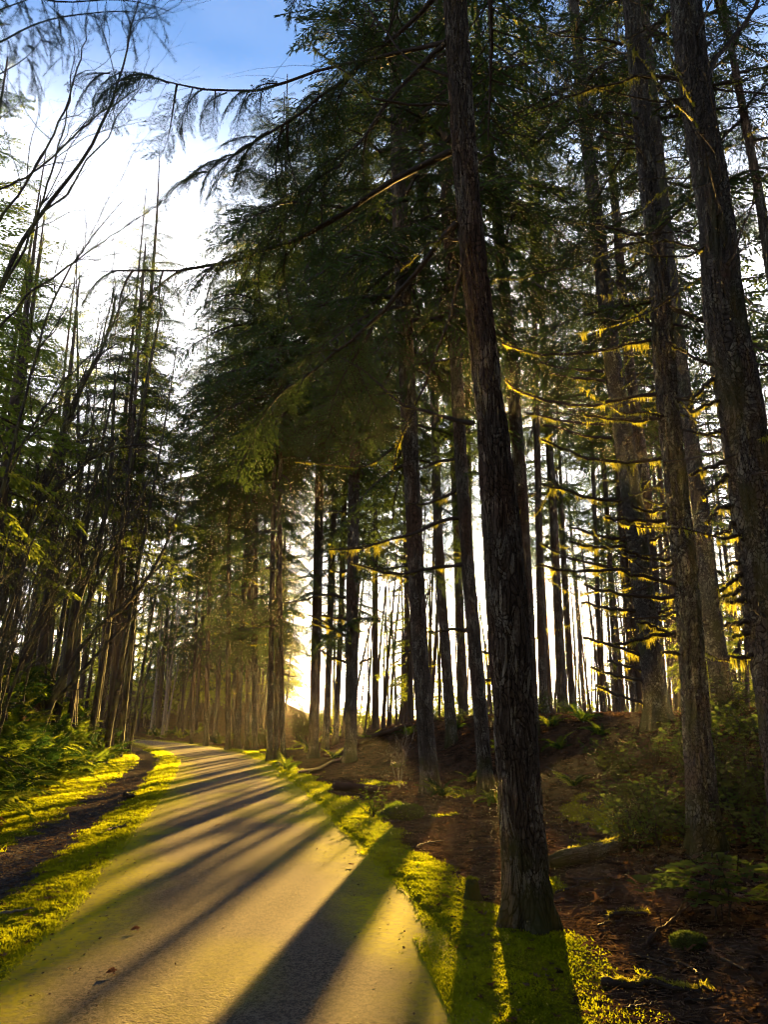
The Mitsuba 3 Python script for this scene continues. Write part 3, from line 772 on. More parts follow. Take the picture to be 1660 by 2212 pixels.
L12 = [[(770, 980), (600, 960), (420, 910), (300, 880)], [(800, 1220), (640, 1190), (470, 1130)], [(800, 1250), (620, 1260), (460, 1230)], [(850, 1390), (600, 1350), (430, 1300), (300, 1230)],
       [(715, 510), (560, 520), (400, 500), (200, 460)], [(720, 600), (580, 590), (400, 540), (300, 520)], [(865, 1640), (700, 1620), (540, 1580)], [(900, 1900), (740, 1850), (550, 1810)], [(905, 1990), (690, 1935)], [(915, 2055), (740, 2020), (605, 1980)], [(915, 2190), (720, 2130), (610, 2080)],
       [(670, 200), (480, 190), (290, 150)], [(680, 260), (500, 240), (350, 215)], [(1000, 1650), (1080, 1630)], [(930, 1230), (1010, 1190), (1060, 1170)], [(890, 900), (960, 850)]]
for px in L12:
    limb(r12, R12, g12, z6(px), .036, .022, True, .12, .02, 1, sub=3, per_m=260)
L7 = [[(1345, 240), (1230, 370), (1190, 420)], [(1370, 370), (1270, 400), (1190, 440)], [(1385, 560), (1230, 575)], [(1405, 750), (1310, 785), (1210, 830)], [(1420, 820), (1340, 910), (1270, 970)], [(1440, 1000), (1310, 1110)],
      [(1455, 1110), (1330, 1180)], [(1495, 1350), (1400, 1380)], [(1495, 1410), (1430, 1480), (1370, 1520)], [(1505, 1500), (1370, 1560)], [(1520, 1570), (1380, 1580)], [(1560, 1910), (1440, 1900)], [(1545, 1700), (1400, 1720)], [(1560, 1770), (1420, 1790)]]
for px in L7:
    limb(t7, T7, g7, z6(px), .022, .013, True, .07, .02, 1, sub=3, per_m=300)
limb(t7, T7, g7, z3([(1130, 480), (960, 465), (830, 475), (620, 520), (480, 570), (280, 650), (60, 790)]), .022, .004, True, .10, .12, .6, .15)
limb(t7, T7, g7, z3([(1300, 470), (1310, 400), (1345, 345), (1420, 260), (1520, 150), (1600, 20), (1640, -60)]), .034, .020, True, .03, .1, .9, .1, per_m=260)
limb(t7, T7, g7, z3([(1260, 1500), (1100, 1475), (960, 1460), (760, 1435)]), .014, .004, True, .03, .2, 1, .1)
limb(t7, T7, g7, z6([(1360, 190), (1200, 120), (1060, 65)]), .020, .010, True, .05, .6, .9, .1, sub=0)
limb(t8, T8, g8, z6([(1400, 1930), (1470, 1870), (1505, 1780), (1490, 1680)]), .050, .022, True, .05, 0, 1, 0.0, sub=1)
limb(t8, T8, g8, z6([(1230, 1390), (1300, 1385), (1370, 1410), (1400, 1430)]), .04, .02, True, .12, 0, 1, 0.0, sub=1)

# ------------------------------------------------------------------ leaning bare maples on the left
def broadleaf(name, label, stems, y, g, n1=9, n2=7, n3=5, group=None, lean=(0.25, 0.0, 0.6), mat='stem_bark', twigs=True, L1=0.32):
    key = thing(name, label, 'tree', group)
    first = True
    tw = []
    for st in stems:
        yy = y + (0 if first else g.uniform(-.6, .6))
        P = resample([at(u, v, yy) for u, v, w in st], 24)
        ws = np.interp(np.linspace(0, 1, 24), np.linspace(0, 1, len(st)), [w for *_, w in st])
        R = np.array([(1.2 if name == 'vine_maple' else 0.9) * pix_radius(p, w) for p, w in zip(P, ws)])
        b = P[0]; gz = float(H(b[0], b[1]))
        if first and b[2] > gz - .1 and b[2] - gz < 3:
            P = np.vstack([[b[0] - .15, b[1], gz - .2], P]); R = np.r_[R[0] * 1.2, R]
        P[2:] += g.normal(0, .012, (len(P) - 2, 3))
        part(key, 'trunk' if first else 'stem', mikit.ply(tubes(P[None], R[None], 12), mat, smooth=True))
        first = False
        Ls = np.linalg.norm(np.diff(P, axis=0), axis=1).sum()
        # moss on the sunny flank
        tw_m = moss_fringe(P, Ls * .8, g, .018, 110, 0, .75, True, .005)
        part(key, 'moss', mikit.ply(tw_m, 'hanging_moss'), kind='stuff')

        def grow(P, R, Ls, n, depth):
            f = g.uniform(.25 if depth == 1 else .15, 1.0, n)
            K = len(P); x = f * (K - 1); i = np.clip(x.astype(int), 0, K - 2)
            B = P[i] + (P[i + 1] - P[i]) * (x - i)[:, None]
            tg = unit(P[i + 1] - P[i])
            d = unit(tg * 0.9 + g.normal(0, .55, (n, 3)) + np.array(lean) * 0.5)
            l = Ls * (L1 if depth == 1 else .45) * g.uniform(.5, 1.3, n) * (1.15 - .6 * f)
            t = np.linspace(0, 1, 7)
            Q = B[:, None] + d[:, None] * (l[:, None] * t)[..., None]
            bend = unit(g.normal(0, 1, (n, 3)) + np.array(lean)) * (l * .22)[:, None]
            Q = Q + bend[:, None] * (t ** 2)[None, :, None]
            Q[:, 1:] += g.normal(0, .018, (n, 6, 3)) * l[:, None, None]
            r = np.clip(np.interp(f, np.linspace(0, 1, K), R) * .55, .0022, None)
            return Q, r[:, None] * (1.05 - .75 * t), l

        Q1, r1, l1 = grow(P, R, Ls, n1, 1)
        for q, r in zip(Q1, r1):
            part(key, 'limb', mikit.ply(tubes(q[None], r[None], 6), mat, smooth=True))
        if twigs:
            for q, r, l in zip(Q1, r1, l1):
                Q2, r2, l2 = grow(q, r, l, n2, 2)
                tw.append(tubes(Q2, r2, 4))
                for q_, r_, l_ in zip(Q2, r2, l2):
                    Q3, r3, l3 = grow(q_, r_, l_, n3, 3)
                    tw.append(tubes(Q3, np.maximum(r3 * .8, .0014), 3))
    if tw:
        part(key, 'twigwork', mikit.ply(join(tw), 'twig'), kind='stuff')
    return key


gm = np.random.default_rng(55)
y1 = on_ground(84, 1600)[1]
broadleaf('vine_maple', 'forked mossy maple leaning right out of the fern bank, one edge sunlit',
          [[(84, 1600, 15), (108, 1522, 14), (140, 1446, 13), (158, 1342, 11), (194, 1234, 9), (216, 1162, 8), (230, 1090, 7), (240, 1000, 6), (248, 802, 4)],
           [(112, 1512, 9), (144, 1450, 9), (202, 1364, 8), (270, 1306, 6), (360, 1173, 4), (396, 1054, 2.5)],
           [(60, 1580, 7), (150, 1480, 7), (250, 1370, 5), (330, 1290, 3)]], y1, gm, 8, 6, 4)
broadleaf('vine_maple', 'slim mossy maple stem bending right, left of the forked maple',
          [[(43, 1450, 10), (68, 1396, 10), (83, 1342, 9), (112, 1270, 8), (133, 1198, 7), (176, 1126, 6), (202, 1054, 4), (216, 990, 3)],
           [(40, 1460, 6), (66, 1380, 5), (95, 1330, 4), (130, 1230, 3)]], y1 - .8, gm, 9, 6, 4)
broadleaf('vine_maple', 'heavy dark maple stem entering from the left edge and leaning far right',
          [[(-60, 1420, 19), (-30, 1310, 18), (0, 1235, 17), (75, 1090, 15), (110, 1000, 13), (150, 900, 11), (190, 810, 9), (225, 740, 6), (250, 640, 4)],
           [(75, 1090, 8), (140, 1040, 7), (220, 980, 5), (330, 960, 3)]], y1 - 1.5, gm, 12, 7, 5)
broadleaf('vine_maple', 'pair of lit maple stems rising at the left edge above the ferns',
          [[(-12, 1440, 9), (10, 1380, 9), (25, 1306, 8), (48, 1200, 7), (66, 1120, 5), (90, 960, 3)],
           [(-40, 1430, 9), (0, 1330, 8), (30, 1230, 7), (40, 1100, 6), (48, 900, 4), (60, 700, 2)]], y1 - .3, gm, 9, 6, 4)
broadleaf('vine_maple', 'shaded maple stem behind the fern bank, right of the forked maple',
          [[(168, 1440, 10), (180, 1324, 9), (216, 1252, 8), (252, 1180, 6), (300, 1090, 4), (330, 1000, 2)]], y1 + 3, gm, 10, 6, 4)
broadleaf('red_alder', 'tall bare alder with fine twigs arching over the open sky',
          [[(-90, 980, 20), (-50, 800, 16), (-15, 660, 13), (72, 486, 10), (180, 342, 8), (248, 202, 6), (285, 60, 4), (310, -60, 2)],
           [(-40, 760, 7), (60, 640, 6), (170, 560, 5), (300, 470, 3), (345, 440, 2)],
           [(-60, 560, 8), (40, 420, 6), (110, 300, 5), (160, 180, 4), (190, 40, 2)],
           [(-40, 700, 7), (40, 560, 6), (95, 420, 5), (140, 260, 3), (160, 90, 2)],
           [(-30, 420, 6), (60, 380, 5), (200, 260, 4), (300, 190, 2)]], 11.5, gm, 9, 6, 5, lean=(.5, 0, .35), L1=.36)
broadleaf('red_alder', 'thin bare alder behind the tall one, leaning over the fern bank',
          [[(-50, 1250, 12), (20, 1000, 10), (70, 800, 8), (120, 640, 6), (210, 500, 4), (270, 430, 2)],
           [(0, 1080, 6), (60, 940, 6), (160, 800, 4), (290, 690, 2)]], 14, gm, 11, 6, 5, lean=(.5, 0, .3), L1=.36)

for i in range(16):
    u0, v0 = gm.uniform(-60, 330), 0
    yy = gm.uniform(11, 26)
    u0 = gm.uniform(-80, 260)
    if lateral(np.array([(u0 - 830) / F * yy * 1.03]), np.array([yy]))[0] > -5.2: u0 = -40 + 160 * (yy - 11) / 15 - gm.uniform(20, 120)
    px_ = at(u0, 1500, yy)
    g_ = float(H(px_[0], yy))
    q_ = np.array([px_[0], yy, g_])
    d_ = q_ - CAM; v0 = 1106 - F * (d_ @ UPV) / (d_ @ FWD)
    ln = gm.uniform(90, 230); up_ = gm.uniform(380, 620); w_ = gm.uniform(.05, .09) * F / yy
    broadleaf('vine_maple', 'thin mossy sapling leaning right behind the left fern bank',
              [[(u0, v0, w_), (u0 + ln * .18, v0 - up_ * .3, w_ * .8), (u0 + ln * .5, v0 - up_ * .65, w_ * .55), (u0 + ln, v0 - up_, w_ * .25)]],
              yy, gm, 9, 5, 3, group='saplings behind the left fern bank')

# ------------------------------------------------------------------ overhanging fir bough, top left (its tree stands left of the frame)
ov = thing('douglas_fir', 'fir outside the left edge whose needled boughs hang into the top left corner', 'tree')
otr = Trunk(np.array([(-6.2, 5.2, float(H(-6.2, 5.2)) - .3), (-6.1, 5.3, 8), (-6.0, 5.4, 26)]), np.array([.30, .24, .03]), float(H(-6.2, 5.2)))
v_, f_, uv_ = otr.mesh(24, .3, 0, 3)
part(ov, 'trunk', mikit.ply((v_, f_), 'bark', smooth=True, uv=uv_))
go = np.random.default_rng(91)
crown(ov, otr, 14, 26, 2.6, 30, 'fine', go)


def needle_twig(P, g, nl=.028, nw=.0011, per=420):
    L = np.linalg.norm(np.diff(P, axis=0), axis=1).sum()
    n = max(12, int(L * per)); Pd = resample(P, 40)
    x = g.uniform(.05, 1, n) * 39; i = np.clip(x.astype(int), 0, 38)
    B = Pd[i] + (Pd[i + 1] - Pd[i]) * (x - i)[:, None]; tg = unit(Pd[i + 1] - Pd[i])
    s = unit(np.cross(tg, [0.2, 0.1, 1.0])) * g.choice([-1, 1], n)[:, None]
    d = unit(tg * g.uniform(.2, .7, (n, 1)) + s + g.normal(0, .35, (n, 3))) * nl * g.uniform(.7, 1.2, (n, 1))
    W = unit(np.cross(d, g.normal(0, 1, (n, 3)))) * nw
    return diamonds(B, d, W)


for px, dy in [([(-80, 120), (0, 92), (60, 60), (120, 40), (190, 30), (260, 25), (330, 30)], 5.3), ([(-80, -30), (20, -20), (130, 5), (230, 0), (320, 10), (365, 25)], 5.0), ([(-80, 60), (-20, 30), (60, 0), (140, -30)], 4.8), ([(-60, 200), (0, 160), (50, 130), (100, 70)], 5.6)]:
    P = resample([at(u, v, dy) for u, v in px], 30)
    P = np.vstack([otr.pos(min(P[0][2] + .3, 20)), P])
    P = resample(P, 34)
    bk = part(ov, 'branch', mikit.ply(tubes(P[None], np.linspace(.020, .003, 34)[None], 6), 'twig', smooth=True))
    nd, wd = [], []
    for i in range(26):
        k = int((.35 + .65 * (i + .5) / 26) * 33)
        l = go.uniform(.18, .5)
        d = unit(np.array([go.uniform(-.2, .7), go.uniform(-.6, .6), -go.uniform(.1, 1.1)]))
        t = np.linspace(0, 1, 6)[:, None]
        q = P[k] + d * l * t + np.array([0, 0, -.35 * l]) * t ** 2
        wd.append(tubes(q[None], np.linspace(.003, .0012, 6)[None], 3)); nd.append(needle_twig(q, go))
        for _ in range(3):
            k2 = go.integers(1, 5); l2 = l * go.uniform(.3, .6)
            d2 = unit(d + go.normal(0, .6, 3)); q2 = q[k2] + d2 * l2 * t + np.array([0, 0, -.3 * l2]) * t ** 2
            wd.append(tubes(q2[None], np.linspace(.002, .001, 6)[None], 3)); nd.append(needle_twig(q2, go))
    scene[bk + '__twigs'] = mikit.ply(join(wd), 'twig')
    scene[bk + '__needles'] = mikit.ply(join(nd), 'needle')

# ------------------------------------------------------------------ trees deeper in the wood
gf = np.random.default_rng(2024)


def far_conifer(x, y, h, r, fam, n, Rm, h0, label, group, name='fir_tree', lean=0.0, dead=14, mat='bark_far'):
    g0 = float(H(x, y))
    P = np.array([(x, y, g0 - .3), (x + lean * h * .4, y, g0 + h * .5), (x + lean * h, y, g0 + h)])
    tr = Trunk(P, np.array([r, r * .62, .02]), g0)
    key = thing(name, label, 'tree', group)
    v, f, uv = tr.mesh(10, 1.2, 0, int(gf.integers(99)))
    part(key, 'trunk', mikit.ply((v, f), mat, smooth=True, uv=uv))
    crown(key, tr, h0, h * .99, Rm, n, fam, gf)
    if dead: dead_limbs(key, tr, 1.5, h0 + 1, dead, 1.4, gf)


def sun_lane(u):
    return 930 < u < 1330


placed = []
ZONES = [
    (-160, 250, 15, 27, 9, 'light', 40, 2.2, 3.5, 'thin-needled young hemlock on the left bank', 'young hemlocks on the left bank'),
    (-200, 420, 42, 75, 10, 'light', 34, 2.4, 1.5, 'young conifer behind the left fern bank', 'young conifers behind the left fern bank'),
    (1420, 1900, 30, 60, 10, 'light', 40, 2.4, 1.5, 'young conifer behind the right bank', 'young conifers behind the right bank'),
    (380, 640, 60, 95, 16, 'light', 34, 2.4, 2.0, 'young conifer beyond the path bend', 'young conifers beyond the path bend'),  # u range, y range, count, family, n, Rm, h0, label, group
    (-150, 330, 28, 50, 10, 'light', 34, 2.6, 6.5, 'conifer behind the left fern bank', 'conifers behind the left fern bank'),
    (330, 620, 47, 75, 14, 'coarse', 40, 2.8, 5.0, 'conifer in the dim wood beyond the path bend', 'conifers beyond the path bend'),
    (620, 900, 42, 72, 7, 'coarse', 44, 2.6, 11, 'conifer behind the left end of the mound', 'conifers behind the left end of the mound'),
    (1330, 1800, 26, 46, 10, 'coarse', 46, 2.6, 11, 'conifer behind the right half of the mound', 'conifers behind the right half of the mound'),
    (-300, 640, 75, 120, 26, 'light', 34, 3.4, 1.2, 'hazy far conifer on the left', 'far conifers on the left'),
    (600, 740, 85, 120, 3, 'coarse', 30, 3.0, 10.0, 'far conifer left of the glow', 'far conifers left of the glow'),
    (1330, 1900, 50, 110, 16, 'coarse', 30, 3.0, 7.0, 'far conifer on the right', 'far conifers on the right'),
    (865, 895, 40, 46, 1, 'light', 40, 2.0, 2.0, 'young conifer behind the mound, shading the path', 'young conifers shading the path'),
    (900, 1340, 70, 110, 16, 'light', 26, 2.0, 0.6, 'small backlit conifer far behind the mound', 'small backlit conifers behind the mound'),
    (1070, 1400, 38, 70, 9, 'coarse', 30, 2.4, 11, 'slim conifer in the glow behind the mound', 'slim conifers in the glow behind the mound'),
]
for (ua, ub, ya, yb, cnt, fam, n, Rm, h0, lb, gp_) in ZONES:
    k = tries = 0
    while k < cnt and tries < 4000:
        tries += 1
        u, y = gf.uniform(ua, ub), gf.uniform(ya, yb)
        x = (u - 830) / F * y * 1.03
        if abs(lateral(np.array([x]), np.array([y]))[0]) < 3.4 or any((x - a) ** 2 + (y - b) ** 2 < 2.2 ** 2 for a, b in placed) or ('left bank' in lb and abs(lateral(np.array([x]), np.array([y]))[0]) < 6):
            continue
        placed.append((x, y))
        far_conifer(x, y, gf.uniform(5, 10) if 'small back' in lb else gf.uniform(12, 19) if 'young hemlock' in lb else gf.uniform(8, 11) if 'young' in lb else gf.uniform(20, 29), gf.uniform(.11, .22), fam, n, Rm * gf.uniform(.8, 1.2), h0 * gf.uniform(.8, 1.25), lb, gp_, lean=gf.normal(0, .012), dead=16 if y < 60 else 0)
        k += 1


def far_alder(x, y, h, r, label, group, nb=14, mat='bark_far'):
    g0 = float(H(x, y)); lean = gf.normal(.03, .06)
    t = np.linspace(0, 1, 9)
    P = np.stack([x + lean * h * t + .25 * np.sin(t * 3 + gf.uniform(0, 6)) * t, y + 0 * t, g0 - .2 + h * t], 1)
    key = thing('alder_tree', label, 'tree', group)
    part(key, 'trunk', mikit.ply(tubes(P[None], (r * (1.05 - .9 * t))[None], 8), mat, smooth=True))
    n = nb; f = gf.uniform(.3, .98, n); i = np.clip((f * 8).astype(int), 0, 7)
    B = P[i] + (P[i + 1] - P[i]) * (f * 8 - i)[:, None]
    d = unit(np.stack([gf.normal(0, .6, n), gf.normal(0, .6, n), gf.uniform(.5, 1.2, n)], 1)); l = h * gf.uniform(.10, .26, n)
    tt = np.linspace(0, 1, 5)
    Q = B[:, None] + d[:, None] * (l[:, None] * tt)[..., None]; Q[:, 1:] += gf.normal(0, .03, (n, 4, 3)) * l[:, None, None]
    ms = [tubes(Q, np.outer(r * .3 * (1.1 - f), 1.1 - .8 * tt), 4)]
    k = 5; b2 = np.repeat(np.arange(n), k); f2 = gf.uniform(.2, 1, n * k); i2 = np.clip((f2 * 4).astype(int), 0, 3)
    B2 = Q[b2, i2] + (Q[b2, i2 + 1] - Q[b2, i2]) * (f2 * 4 - i2)[:, None]
    d2 = unit(d[b2] + gf.normal(0, .6, (n * k, 3))); l2 = l[b2] * gf.uniform(.2, .6, n * k)
    t3 = np.linspace(0, 1, 3)
    Q2 = B2[:, None] + d2[:, None] * (l2[:, None] * t3)[..., None]
    ms.append(tubes(Q2, np.outer(np.full(n * k, .006), 1.1 - .8 * t3), 3))
    part(key, 'branchwork', mikit.ply(join(ms), 'twig'), kind='stuff')


AZ = [(1060, 1480, 34, 78, 22, 'slender bare stem in the opening right of the big trunk', 'slender stems in the opening', 'bark_far'),
      (755, 1045, 36, 72, 20, 'slender bare stem crossing the glow', 'slender stems in the glow', 'bark_far'),
      (900, 1340, 42, 95, 28, 'bare thin alder in the glow behind the mound', 'bare alders in the glow behind the mound', 'bark_far'),
      (845, 905, 34, 46, 6, 'bare alder close behind the fern-footed trunk', 'bare alders behind the fern-footed trunk', 'bark_far'),
      (330, 640, 44, 70, 40, 'bare thin alder beyond the path bend', 'bare alders beyond the path bend', 'bark_far'),
      (300, 400, 44, 56, 5, 'pale-barked alder just beyond the path bend', 'pale alders at the path bend', 'bark_pale'),
      (740, 930, 34, 60, 17, 'bare thin alder behind the mound', 'bare alders behind the mound', 'bark_far'),
      (1230, 1480, 36, 60, 10, 'bare alder in the bright opening', 'bare alders in the bright opening', 'bark_far'),
      (-60, 340, 24, 55, 48, 'bare alder behind the left fern bank', 'bare alders behind the left fern bank', 'stem_bark'),
      (1340, 1700, 26, 55, 16, 'bare alder in the wood behind the right bank', 'bare alders behind the right bank', 'bark_far')]
for ua, ub, ya, yb, cnt, lb, gp_, mt in AZ:
    k = tries = 0
    while k < cnt and tries < 4000:
        tries += 1
        u, y = gf.uniform(ua, ub), gf.uniform(ya, yb)
        x = (u - 830) / F * y * 1.03
        if abs(lateral(np.array([x]), np.array([y]))[0]) < 3.0: continue
        far_alder(x, y, gf.uniform(9, 18), gf.uniform(.05, .12) if 'slender' not in lb else gf.uniform(.04, .09), lb, gp_, mat=mt, nb=14 if 'slender' not in lb else 7)
        k += 1

# the wood the path comes out of, behind the camera and to both sides: seen only as the shade it casts
kk = 0
for i in range(60):
    a_ = math.radians(gf.uniform(48, 312)); d_ = gf.uniform(6.5, 30)
    if math.cos(a_) > -.3 and d_ * math.sin(min(abs(a_), 2 * PI - a_) - math.radians(27)) < 6.2: continue
    x, y = d_ * math.sin(a_), d_ * math.cos(a_)
    if abs(lateral(np.array([x]), np.array([y]))[0]) < 2.8: continue
    g0, h_ = float(H(x, y)), gf.uniform(20, 28)
    t_ = np.linspace(0, 1, 4)
    kk += 1
    scene[f'forest__{kk:03d}'] = mikit.ply(tubes(np.stack([x + 0 * t_, y + 0 * t_, g0 - .3 + h_ * t_], 1)[None], (.2 * (1.05 - t_))[None], 8), 'bark_far')
    for j in range(34):
        kk += 1
        q = j / 34; L = 3.6 * (1 - q) ** .7 + .3
        m = T().translate([x, y, g0 + 4 + (h_ - 4) * q]).rotate([0, 0, 1], j * 137.5).rotate([0, 1, 0], 12 - 40 * q).scale([L, L * 1.2, L])
        scene[f'forest__{kk:03d}'] = {'type': 'instance', 'to_world': m, 'g': {'type': 'ref', 'id': f'bough_block_{j % 2}'}}
labels['forest'] = {'label': 'dense conifer wood going on behind the camera on both sides of the path', 'category': 'wood', 'kind': 'stuff'}

# ------------------------------------------------------------------ undergrowth: ferns
def frond(seed, n=22, curl=.75):
    g = np.random.default_rng(seed)
    t = np.linspace(0, 1, 12)
    th = 1.05 - 1.75 * curl * t
    x = np.r_[0, np.cumsum(np.cos(th[:-1]))] / 11; z = np.r_[0, np.cumsum(np.sin(th[:-1]))] / 11
    C = np.stack([x, .03 * np.sin(4 * t + seed), z], 1); cf = CubicSpline(t, C)
    ms = [tubes(C[None], np.linspace(.006, .0015, 12)[None], 3)]
    q = np.linspace(.10, .985, n)
    l = .17 * np.sin(np.clip(q * 1.0, 0, 1) ** .55 * PI * .97 + .03) ** .8 * g.uniform(.85, 1.1, n) + .012
    tg = unit(cf(q, 1)); up = unit(np.cross(np.cross(tg, [0, 0, 1.0]), tg))
    for s in (1, -1):
        sd = np.array([0, s, 0.0])
        d = unit(sd + .28 * tg - .12 * up + g.normal(0, .08, (n, 3))) * l[:, None]
        ms.append(diamonds(cf(q), d, tg * .021 + g.normal(0, .002, (n, 3)), .3))
    return join(ms)


FROND = [mikit.ply(frond(s, 22, c), 'fern_leaf') for s, c in enumerate((.55, .7, .85, 1.0, 1.15))]
FROND += [{**f_, 'bsdf': {'type': 'ref', 'id': b_}} for f_, b_ in zip(FROND * 2, ['fern_dark'] * 4 + ['fern_pale'] * 2)]
FROND_DEAD = [mikit.ply(frond(s + 9, 22, c), 'fern_dead') for s, c in enumerate((1.0, 1.25))]


def fern(p, size, n, label, group=None, cat='fern', set_=None, parts=True, spread=(.0, .5), name='sword_fern'):
    key = thing(name, label, cat, group)
    for i in range(n):
        az = i * 360 / n + gf.uniform(-22, 22)
        tilt = gf.uniform(*spread) * 60 - 14
        L = size * gf.uniform(.7, 1.15)
        m = T().translate([float(p[0]), float(p[1]), float(p[2])]).rotate([0, 0, 1], float(az)).rotate([0, 1, 0], float(tilt)).rotate([1, 0, 0], float(gf.uniform(-25, 25))).scale([L, L * gf.uniform(.85, 1.15), L])
        src = (set_ or FROND)[int(gf.integers(len(set_ or FROND)))]
        part(key, 'frond', {**src, 'to_world': m})


def gpt(x, y, dz=0.0):
    return np.array([x, y, float(H(x, y)) + dz])


k = 0
spots = []
while k < 84:
    y = 8.0 + 26 * gf.uniform(0, 1) ** 1.5
    s = -gf.uniform(3.75, 6.2 + y * .14)
    j = np.argmin(np.abs(CLP[:, 1] - y)); nrm_ = np.array([CLT[j][1], -CLT[j][0]])
    x_, y_ = CLP[j] + nrm_ * s
    u = 830 + F * x_ / (y_ * .967 + .3)
    if u < -60 or any(math.hypot(x_ - a, y_ - b) < .5 for a, b in spots): continue
    spots.append((x_, y_))
    near = y_ < 13
    row = 'lower edge' if s > -5.0 else 'upper slope'
    fern(gpt(x_, y_, .02), gf.uniform(.9, 1.45), int(gf.integers(12, 18)), f'sword fern on the {row} of the left bank', f'sword ferns on the {row} of the left bank')
    k += 1
for k in range(14):
    x_, y_ = gf.uniform(-7.0, -5.3), gf.uniform(9.5, 13)
    fern(gpt(x_, y_, .0), gf.uniform(.5, .8), 11, 'withered brown fern on the left bank', 'withered ferns on the left bank', set_=FROND_DEAD, spread=(.2, .9))
p = on_ground(955, 1722)
fern(p, .62, 13, 'low dark fern at the foot of the trunk with the fern at its base')
p = on_ground(1066, 1738)
fern(p, .55, 12, 'grey-green fern between the mossy-branched trunk and the trunk hiding the sun')
fern(on_ground(470, 1608), 1.15, 16, 'bright backlit fern at the outer side of the path bend')
fern(on_ground(730, 1592), 1.2, 15, 'backlit yellow fern left of the mossy-branched trunk on the mound foot')
fern(on_ground(668, 1622), 1.0, 13, 'shaded fern between the shrubs and the mound')
for (u, v, s) in [(620, 1665, .7), (1110, 1640, .8), (1240, 1700, .5), (1020, 1690, .45), (800, 1600, .6), (880, 1590, .7), (985, 1575, .6), (1090, 1570, .6), (1190, 1572, .6), (1260, 1560, .7), (1130, 1720, .5), (1210, 1620, .6), (860, 1660, .4), (1300, 1590, .6), (720, 1640, .6)]:
    fern(on_ground(u, v), s, 10, 'small fern in the leaf litter on the mound', 'small ferns on the mound')
for k in range(10):
    u = gf.uniform(310, 430); p = on_ground(u, gf.uniform(1585, 1596))
    fern(p, gf.uniform(.8, 1.2), 10, 'dim fern in the row behind the path bend', 'ferns behind the path bend')

# ------------------------------------------------------------------ undergrowth: leafy shrubs
def leaf_shape(n=3):
    xs = np.array([0, .25, .6, 1.0]); w = np.array([.03, .30, .30, 0.0])
    up = np.stack([xs, w, .06 * np.sin(xs * 3) + w * .25], 1); dn = up * [1, -1, 1]; mid = np.stack([xs, 0 * w, .06 * np.sin(xs * 3)], 1)
    V = np.vstack([mid, up, dn])
    Fq = []
    for i in range(3):
        Fq += [[i, i + 1, 5 + i], [i, 5 + i, 4 + i], [i, 9 + i, i + 1], [i, 8 + i, 9 + i]] if False else [[i, i + 1, 4 + i + 1], [i, 4 + i + 1, 4 + i], [i, 8 + i + 1, i + 1], [i, 8 + i, 8 + i + 1]]
    return V, np.array(Fq)


LV, LF = leaf_shape()


def leaves_at(P, D, Nn, size):
    D, Nn = unit(D), unit(Nn)
    S = unit(np.cross(Nn, D)); Nn = np.cross(D, S)
    V = P[:, None] + size[:, None, None] * (LV[None, :, :1] * D[:, None] + LV[None, :, 1:2] * S[:, None] + LV[None, :, 2:] * Nn[:, None])
    Fq = (LF[None] + (np.arange(len(P)) * len(LV))[:, None, None]).reshape(-1, 3)
    return V.reshape(-1, 3), Fq


def shrub(p, r, h, label, group=None, nst=16, nl=11, leaf=.085, name='salal_shrub', mat='shrub_leaf'):
    key = thing(name, label, 'shrub', group)
    g = gf
    az = g.uniform(0, 2 * PI, nst); rr = r * np.sqrt(g.uniform(.02, 1, nst)); hh = h * g.uniform(.5, 1.1, nst)
    t = np.linspace(0, 1, 6)
    end = np.stack([rr * np.cos(az), rr * np.sin(az), hh], 1)
    Q = p + np.stack([end[:, None, 0] * t ** 1.3, end[:, None, 1] * t ** 1.3, end[:, None, 2] * t ** .8], -1)
    Q[:, 1:] += g.normal(0, .02, (nst, 5, 3))
    part(key, 'stems', mikit.ply(tubes(Q, np.outer(np.full(nst, .006), 1.1 - .7 * t), 4), 'twig'), kind='stuff')
    f = np.tile(np.linspace(.25, 1, nl), nst) + g.uniform(-.03, .0, nst * nl); bi = np.repeat(np.arange(nst), nl)
    x = np.clip(f, 0, .999) * 5; i = x.astype(int)
    B = Q[bi, i] + (Q[bi, i + 1] - Q[bi, i]) * (x - i)[:, None]
    a = g.uniform(0, 2 * PI, len(B))
    D = np.stack([np.cos(a), np.sin(a), g.uniform(-.35, .25, len(B))], 1)
    N = g.normal(0, .35, (len(B), 3)) + [0, 0, 1]
    part(key, 'foliage', mikit.ply(leaves_at(B, D, N, leaf * g.uniform(.6, 1.25, len(B))), mat, smooth=True), kind='stuff')


for k in range(26):
    u, y = gf.uniform(1270, 1500), gf.uniform(9.5, 14.5)
    x = (u - 830) / F * y * 1.02
    shrub(gpt(x, y, -.03), gf.uniform(.45, .8), gf.uniform(.45, .85), 'leafy shrub left of the lichen-flecked trunk', 'leafy shrubs left of the lichen-flecked trunk', 18)
for k in range(26):
    u, y = gf.uniform(1500, 1720), gf.uniform(8.6, 14.5)
    x = (u - 830) / F * y * 1.02
    shrub(gpt(x, y, -.03), gf.uniform(.45, .85), gf.uniform(.5, 1.0), 'dark shrub on the right bank', 'dark shrubs on the right bank', 18)
for k in range(7):
    p = on_ground(gf.uniform(618, 700), gf.uniform(1600, 1622))
    shrub(p, .9, gf.uniform(1.2, 2.0), 'dense dark shrub left of the mound', 'dense shrubs left of the mound', 30, 12, .11)
for k in range(5):
    p = on_ground(gf.uniform(520, 590), gf.uniform(1605, 1625))
    shrub(p, .8, gf.uniform(.7, 1.3), 'low dark shrub behind the close trio', 'low shrubs by the close trio', 24, 12, .1)
shrub(on_ground(806, 1768), .36, .42, 'small bright shrub in the sun at the edge of the path-side moss', None, 14, 9, .075, mat='fern_leaf')
